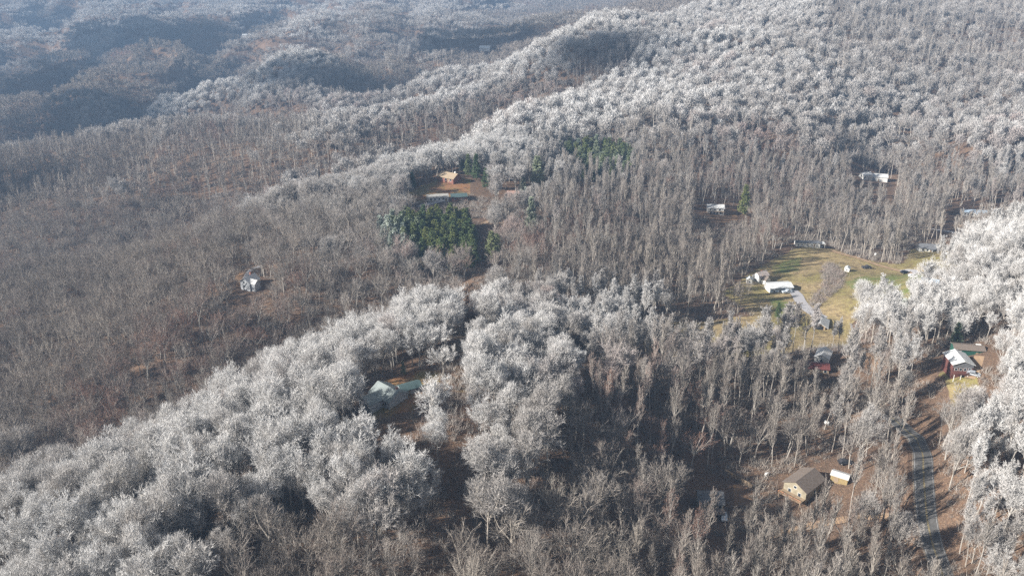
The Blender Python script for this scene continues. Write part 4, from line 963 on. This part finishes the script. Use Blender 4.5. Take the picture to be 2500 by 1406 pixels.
# ------------------------------------------------------------------ small things
def tank(px, py, label, r=.6, L=2.2, deg=0, upright=False):
    p = at(px, py); e = thing("gas_tank", label, "tank", (p.x, p.y, p.z), math.radians(deg))
    T = TB(); a, b_ = (Vector((0, 0, .2)), Vector((0, 0, .2+L))) if upright else (Vector((-L/2, 0, r+.3)), Vector((L/2, 0, r+.3))); d = (b_-a).normalized()
    T.tube([a, a+d*.02, a+d*.25, b_-d*.25, b_-d*.02, b_], r, r, 0, 0, 14)
    for i_ in (0, 5):
        c_ = (a, b_)[i_ == 5]
        for k_ in range(14): T.V[i_*14+k_] = c_+(T.V[i_*14+k_]-c_)*.1
    for i_ in (1, 4):
        c_ = (a, b_)[i_ == 4]
        for k_ in range(14): T.V[i_*14+k_] = c_+(T.V[i_*14+k_]-c_)*.7
    link_mesh("body", T.V, T.F, TRIM, e, smooth=True)
    if not upright:
        for x in (-L*.3, L*.3): MBX().box(x-.1, x+.1, -.4, .4, -.4, .45).make("foot", METS, e)
    else: MBX().box(-.3, .3, -.3, .3, -.5, .25).make("foot", METS, e)
tank(1470, 870, "upright white tank right of the white trailer home", .9, 2.6, 0, True)
tank(1868, 678, "white rounded tank at the woods edge above the farmhouse", .9, 2.6, 10)
tank(2137, 625, "white tank at the foot of the tall trees above the right field", .8, 1.8, 0, True)
tank(2018, 1036, "white tank lying in the pole woods below the orange booth", .7, 2.0, -30)
tank(2057, 1030, "white tank lying right of the orange booth", .7, 2.0, 20)
tank(1872, 1160, "small white tank beside the tan gabled house", .5, 1.8, 30)
tank(1543, 905, "white tank lying in the grass left of the lower field", .4, 2.2, 0)
tank(1865, 776, "upright white tank in the long shade of the lawn", .5, 1.2, 0, True)
p = at(2036, 1020); e = thing("orange_booth", "tall orange booth with a white top in the pole woods", "booth", tuple(p), .3)
MBX().box(-.6, .6, -.6, .6, -.4, 2.3).make("body", ORNG, e); MBX().box(-.7, .7, -.7, .7, 2.3, 2.75).make("roof", TRIM, e); MBX().box(-.4, .4, -.66, -.6, 0, 2).make("door", ORNG, e)
# board fence
def fence(pa, pb, n, label):
    a = at(*pa); b_ = at(*pb); e = thing("board_fence", label, "fence", tuple(a), 0)
    for i_ in range(n):
        q0 = a.lerp(b_, i_/n); q1 = a.lerp(b_, (i_+1)/n); z0 = hz(q0.x, q0.y)-a.z; z1 = hz(q1.x, q1.y)-a.z; q0 = q0-a; q1 = q1-a
        nrm = Vector((-(q1-q0).y, (q1-q0).x, 0)).normalized()*.05
        MBX().poly([(q0.x, q0.y, z0-.1), (q1.x, q1.y, z1-.1), (q1.x, q1.y, z1+1.8), (q0.x, q0.y, z0+1.8)], nrm).make("panel", WOOD, e)
        MBX().box(q0.x-.08, q0.x+.08, q0.y-.2, q0.y-.04, z0-.6, z0+2).make("post", WOOD, e)
fence((1768,1152), (1838,1192), 9, "weathered board fence running between the trunks behind the two-storey house")
# fallen limbs near the orange booth
lp = at(2045, 1075); T = TB(); rr = random.Random(3)
for i in range(26):
    c = Vector((rr.uniform(-9, 9), rr.uniform(-5, 5), 0)); a_ = rr.uniform(0, 6.28); L_ = rr.uniform(2, 7); d = Vector((math.cos(a_), math.sin(a_), rr.uniform(-.05, .25)))
    c.z = hz(lp.x+c.x, lp.y+c.y)-lp.z+.2; T.tube([c, c+d*L_*.5+rv(rr)*.2, c+d*L_], .13, .03, .1, .4, 4)
    for j in range(14): T.sliver(c+d*L_*rr.random(), (rv(rr)+d).normalized(), 1.3, .06, .4, rr)
o = link_mesh("brush_pile", T.V, T.F, TREE_O, None, {'tip': T.T}); o.location = lp; o['frost'] = 0.0; o['tint'] = .3
tag(o, "tangle of felled limbs on the ground below the orange booth", "brush pile")

# ------------------------------------------------------------------ clouds over the hills (outside the picture, they shade it) and haze
HZ_TOP = CAMZ+60
CLM, ct, cb = node_mat("cloud_white"); cb.inputs['Base Color'].default_value = (.9, .9, .92, 1)
def cloud(tx, ty, tz, rx, ry, seed, up=2600):
    rr = random.Random(seed); c = Vector((tx, ty, tz))+sv*((up-tz)/sv.z)
    import bmesh
    bm = bmesh.new(); bmesh.ops.create_icosphere(bm, subdivisions=5, radius=1)
    for v in bm.verts:
        d = v.co.normalized(); n_ = 1+.35*(fbm(np.array([d.x*2.2+seed*7]), np.array([d.y*2.2+d.z]), 41+seed, 4)[0]-.5)*2
        v.co = Vector((d.x*rx*n_, d.y*ry*n_, d.z*(60 if d.z > 0 else 25)*n_))
    me = bpy.data.meshes.new("cloud"); bm.to_mesh(me); bm.free(); me.materials.append(CLM)
    me.polygons.foreach_set('use_smooth', np.ones(len(me.polygons), bool))
    o = bpy.data.objects.new("cloud", me); COL.objects.link(o); o.location = c; o['kind'] = 'structure'
for px, py, rx, ry, sd_ in ((215,300,150,170,1),(330,110,300,300,2),(1445,140,60,60,6),(790,205,110,70,7),(30,480,90,60,8),(480,120,130,170,9),(1080,110,230,90,10),(60,200,170,120,11)):
    p = at(px, py); cloud(p.x, p.y, p.z, rx, ry, sd_)
hb = MBX().box(-9000, 9500, -700, 9400, -700, HZ_TOP)
hm = bpy.data.materials.new("haze_air"); hm.use_nodes = True; ht = hm.node_tree; ht.nodes.clear()
ho = ht.nodes.new("ShaderNodeOutputMaterial"); pv = ht.nodes.new("ShaderNodeVolumePrincipled")
pv.inputs['Color'].default_value = (.40, .64, 1.0, 1); pv.inputs['Density'].default_value = 1.65e-4; pv.inputs['Anisotropy'].default_value = 0
ht.links.new(pv.outputs[0], ho.inputs['Volume'])
o = link_mesh("haze", hb.V, hb.F, hm); o['kind'] = 'stuff'

# brown shrubs between the two fields
hedge = [tuple(at(*p))[:2] for p in ((2005,655),(2030,640),(2065,668),(2055,700),(2015,735),(1985,765),(1975,740),(2010,700))]
xs_, ys_ = scatter_pts(400, 560, 2.3, 12, .5, 0); k = inpoly(xs_, ys_, hedge); xs_, ys_ = xs_[k], ys_[k]
o = gn_scatter("shrubbery", xs_, ys_, height(xs_, ys_), rng.uniform(0, 6.28, len(xs_)), rng.uniform(.8, 2.0, len(xs_)), rng.integers(0, 3, len(xs_)), np.zeros(len(xs_)), rng.uniform(.6, 1, len(xs_)), C_BR)
tag(o, "brown leafless thicket between the two fields", "shrubbery", kind='stuff')

# low mist lying in the farthest valley
mb = MBX().box(-1500, 900, 3350, 5600, -420, -60); mist = bpy.data.materials.new("valley_mist"); mist.use_nodes = True; mt_ = mist.node_tree; mt_.nodes.clear()
mo_ = mt_.nodes.new("ShaderNodeOutputMaterial"); mv_ = mt_.nodes.new("ShaderNodeVolumePrincipled"); mv_.inputs['Color'].default_value = (.9, .94, 1, 1); mv_.inputs['Density'].default_value = 9e-4
mt_.links.new(mv_.outputs[0], mo_.inputs['Volume']); o = link_mesh("mist", mb.V, mb.F, mist); o['kind'] = 'stuff'
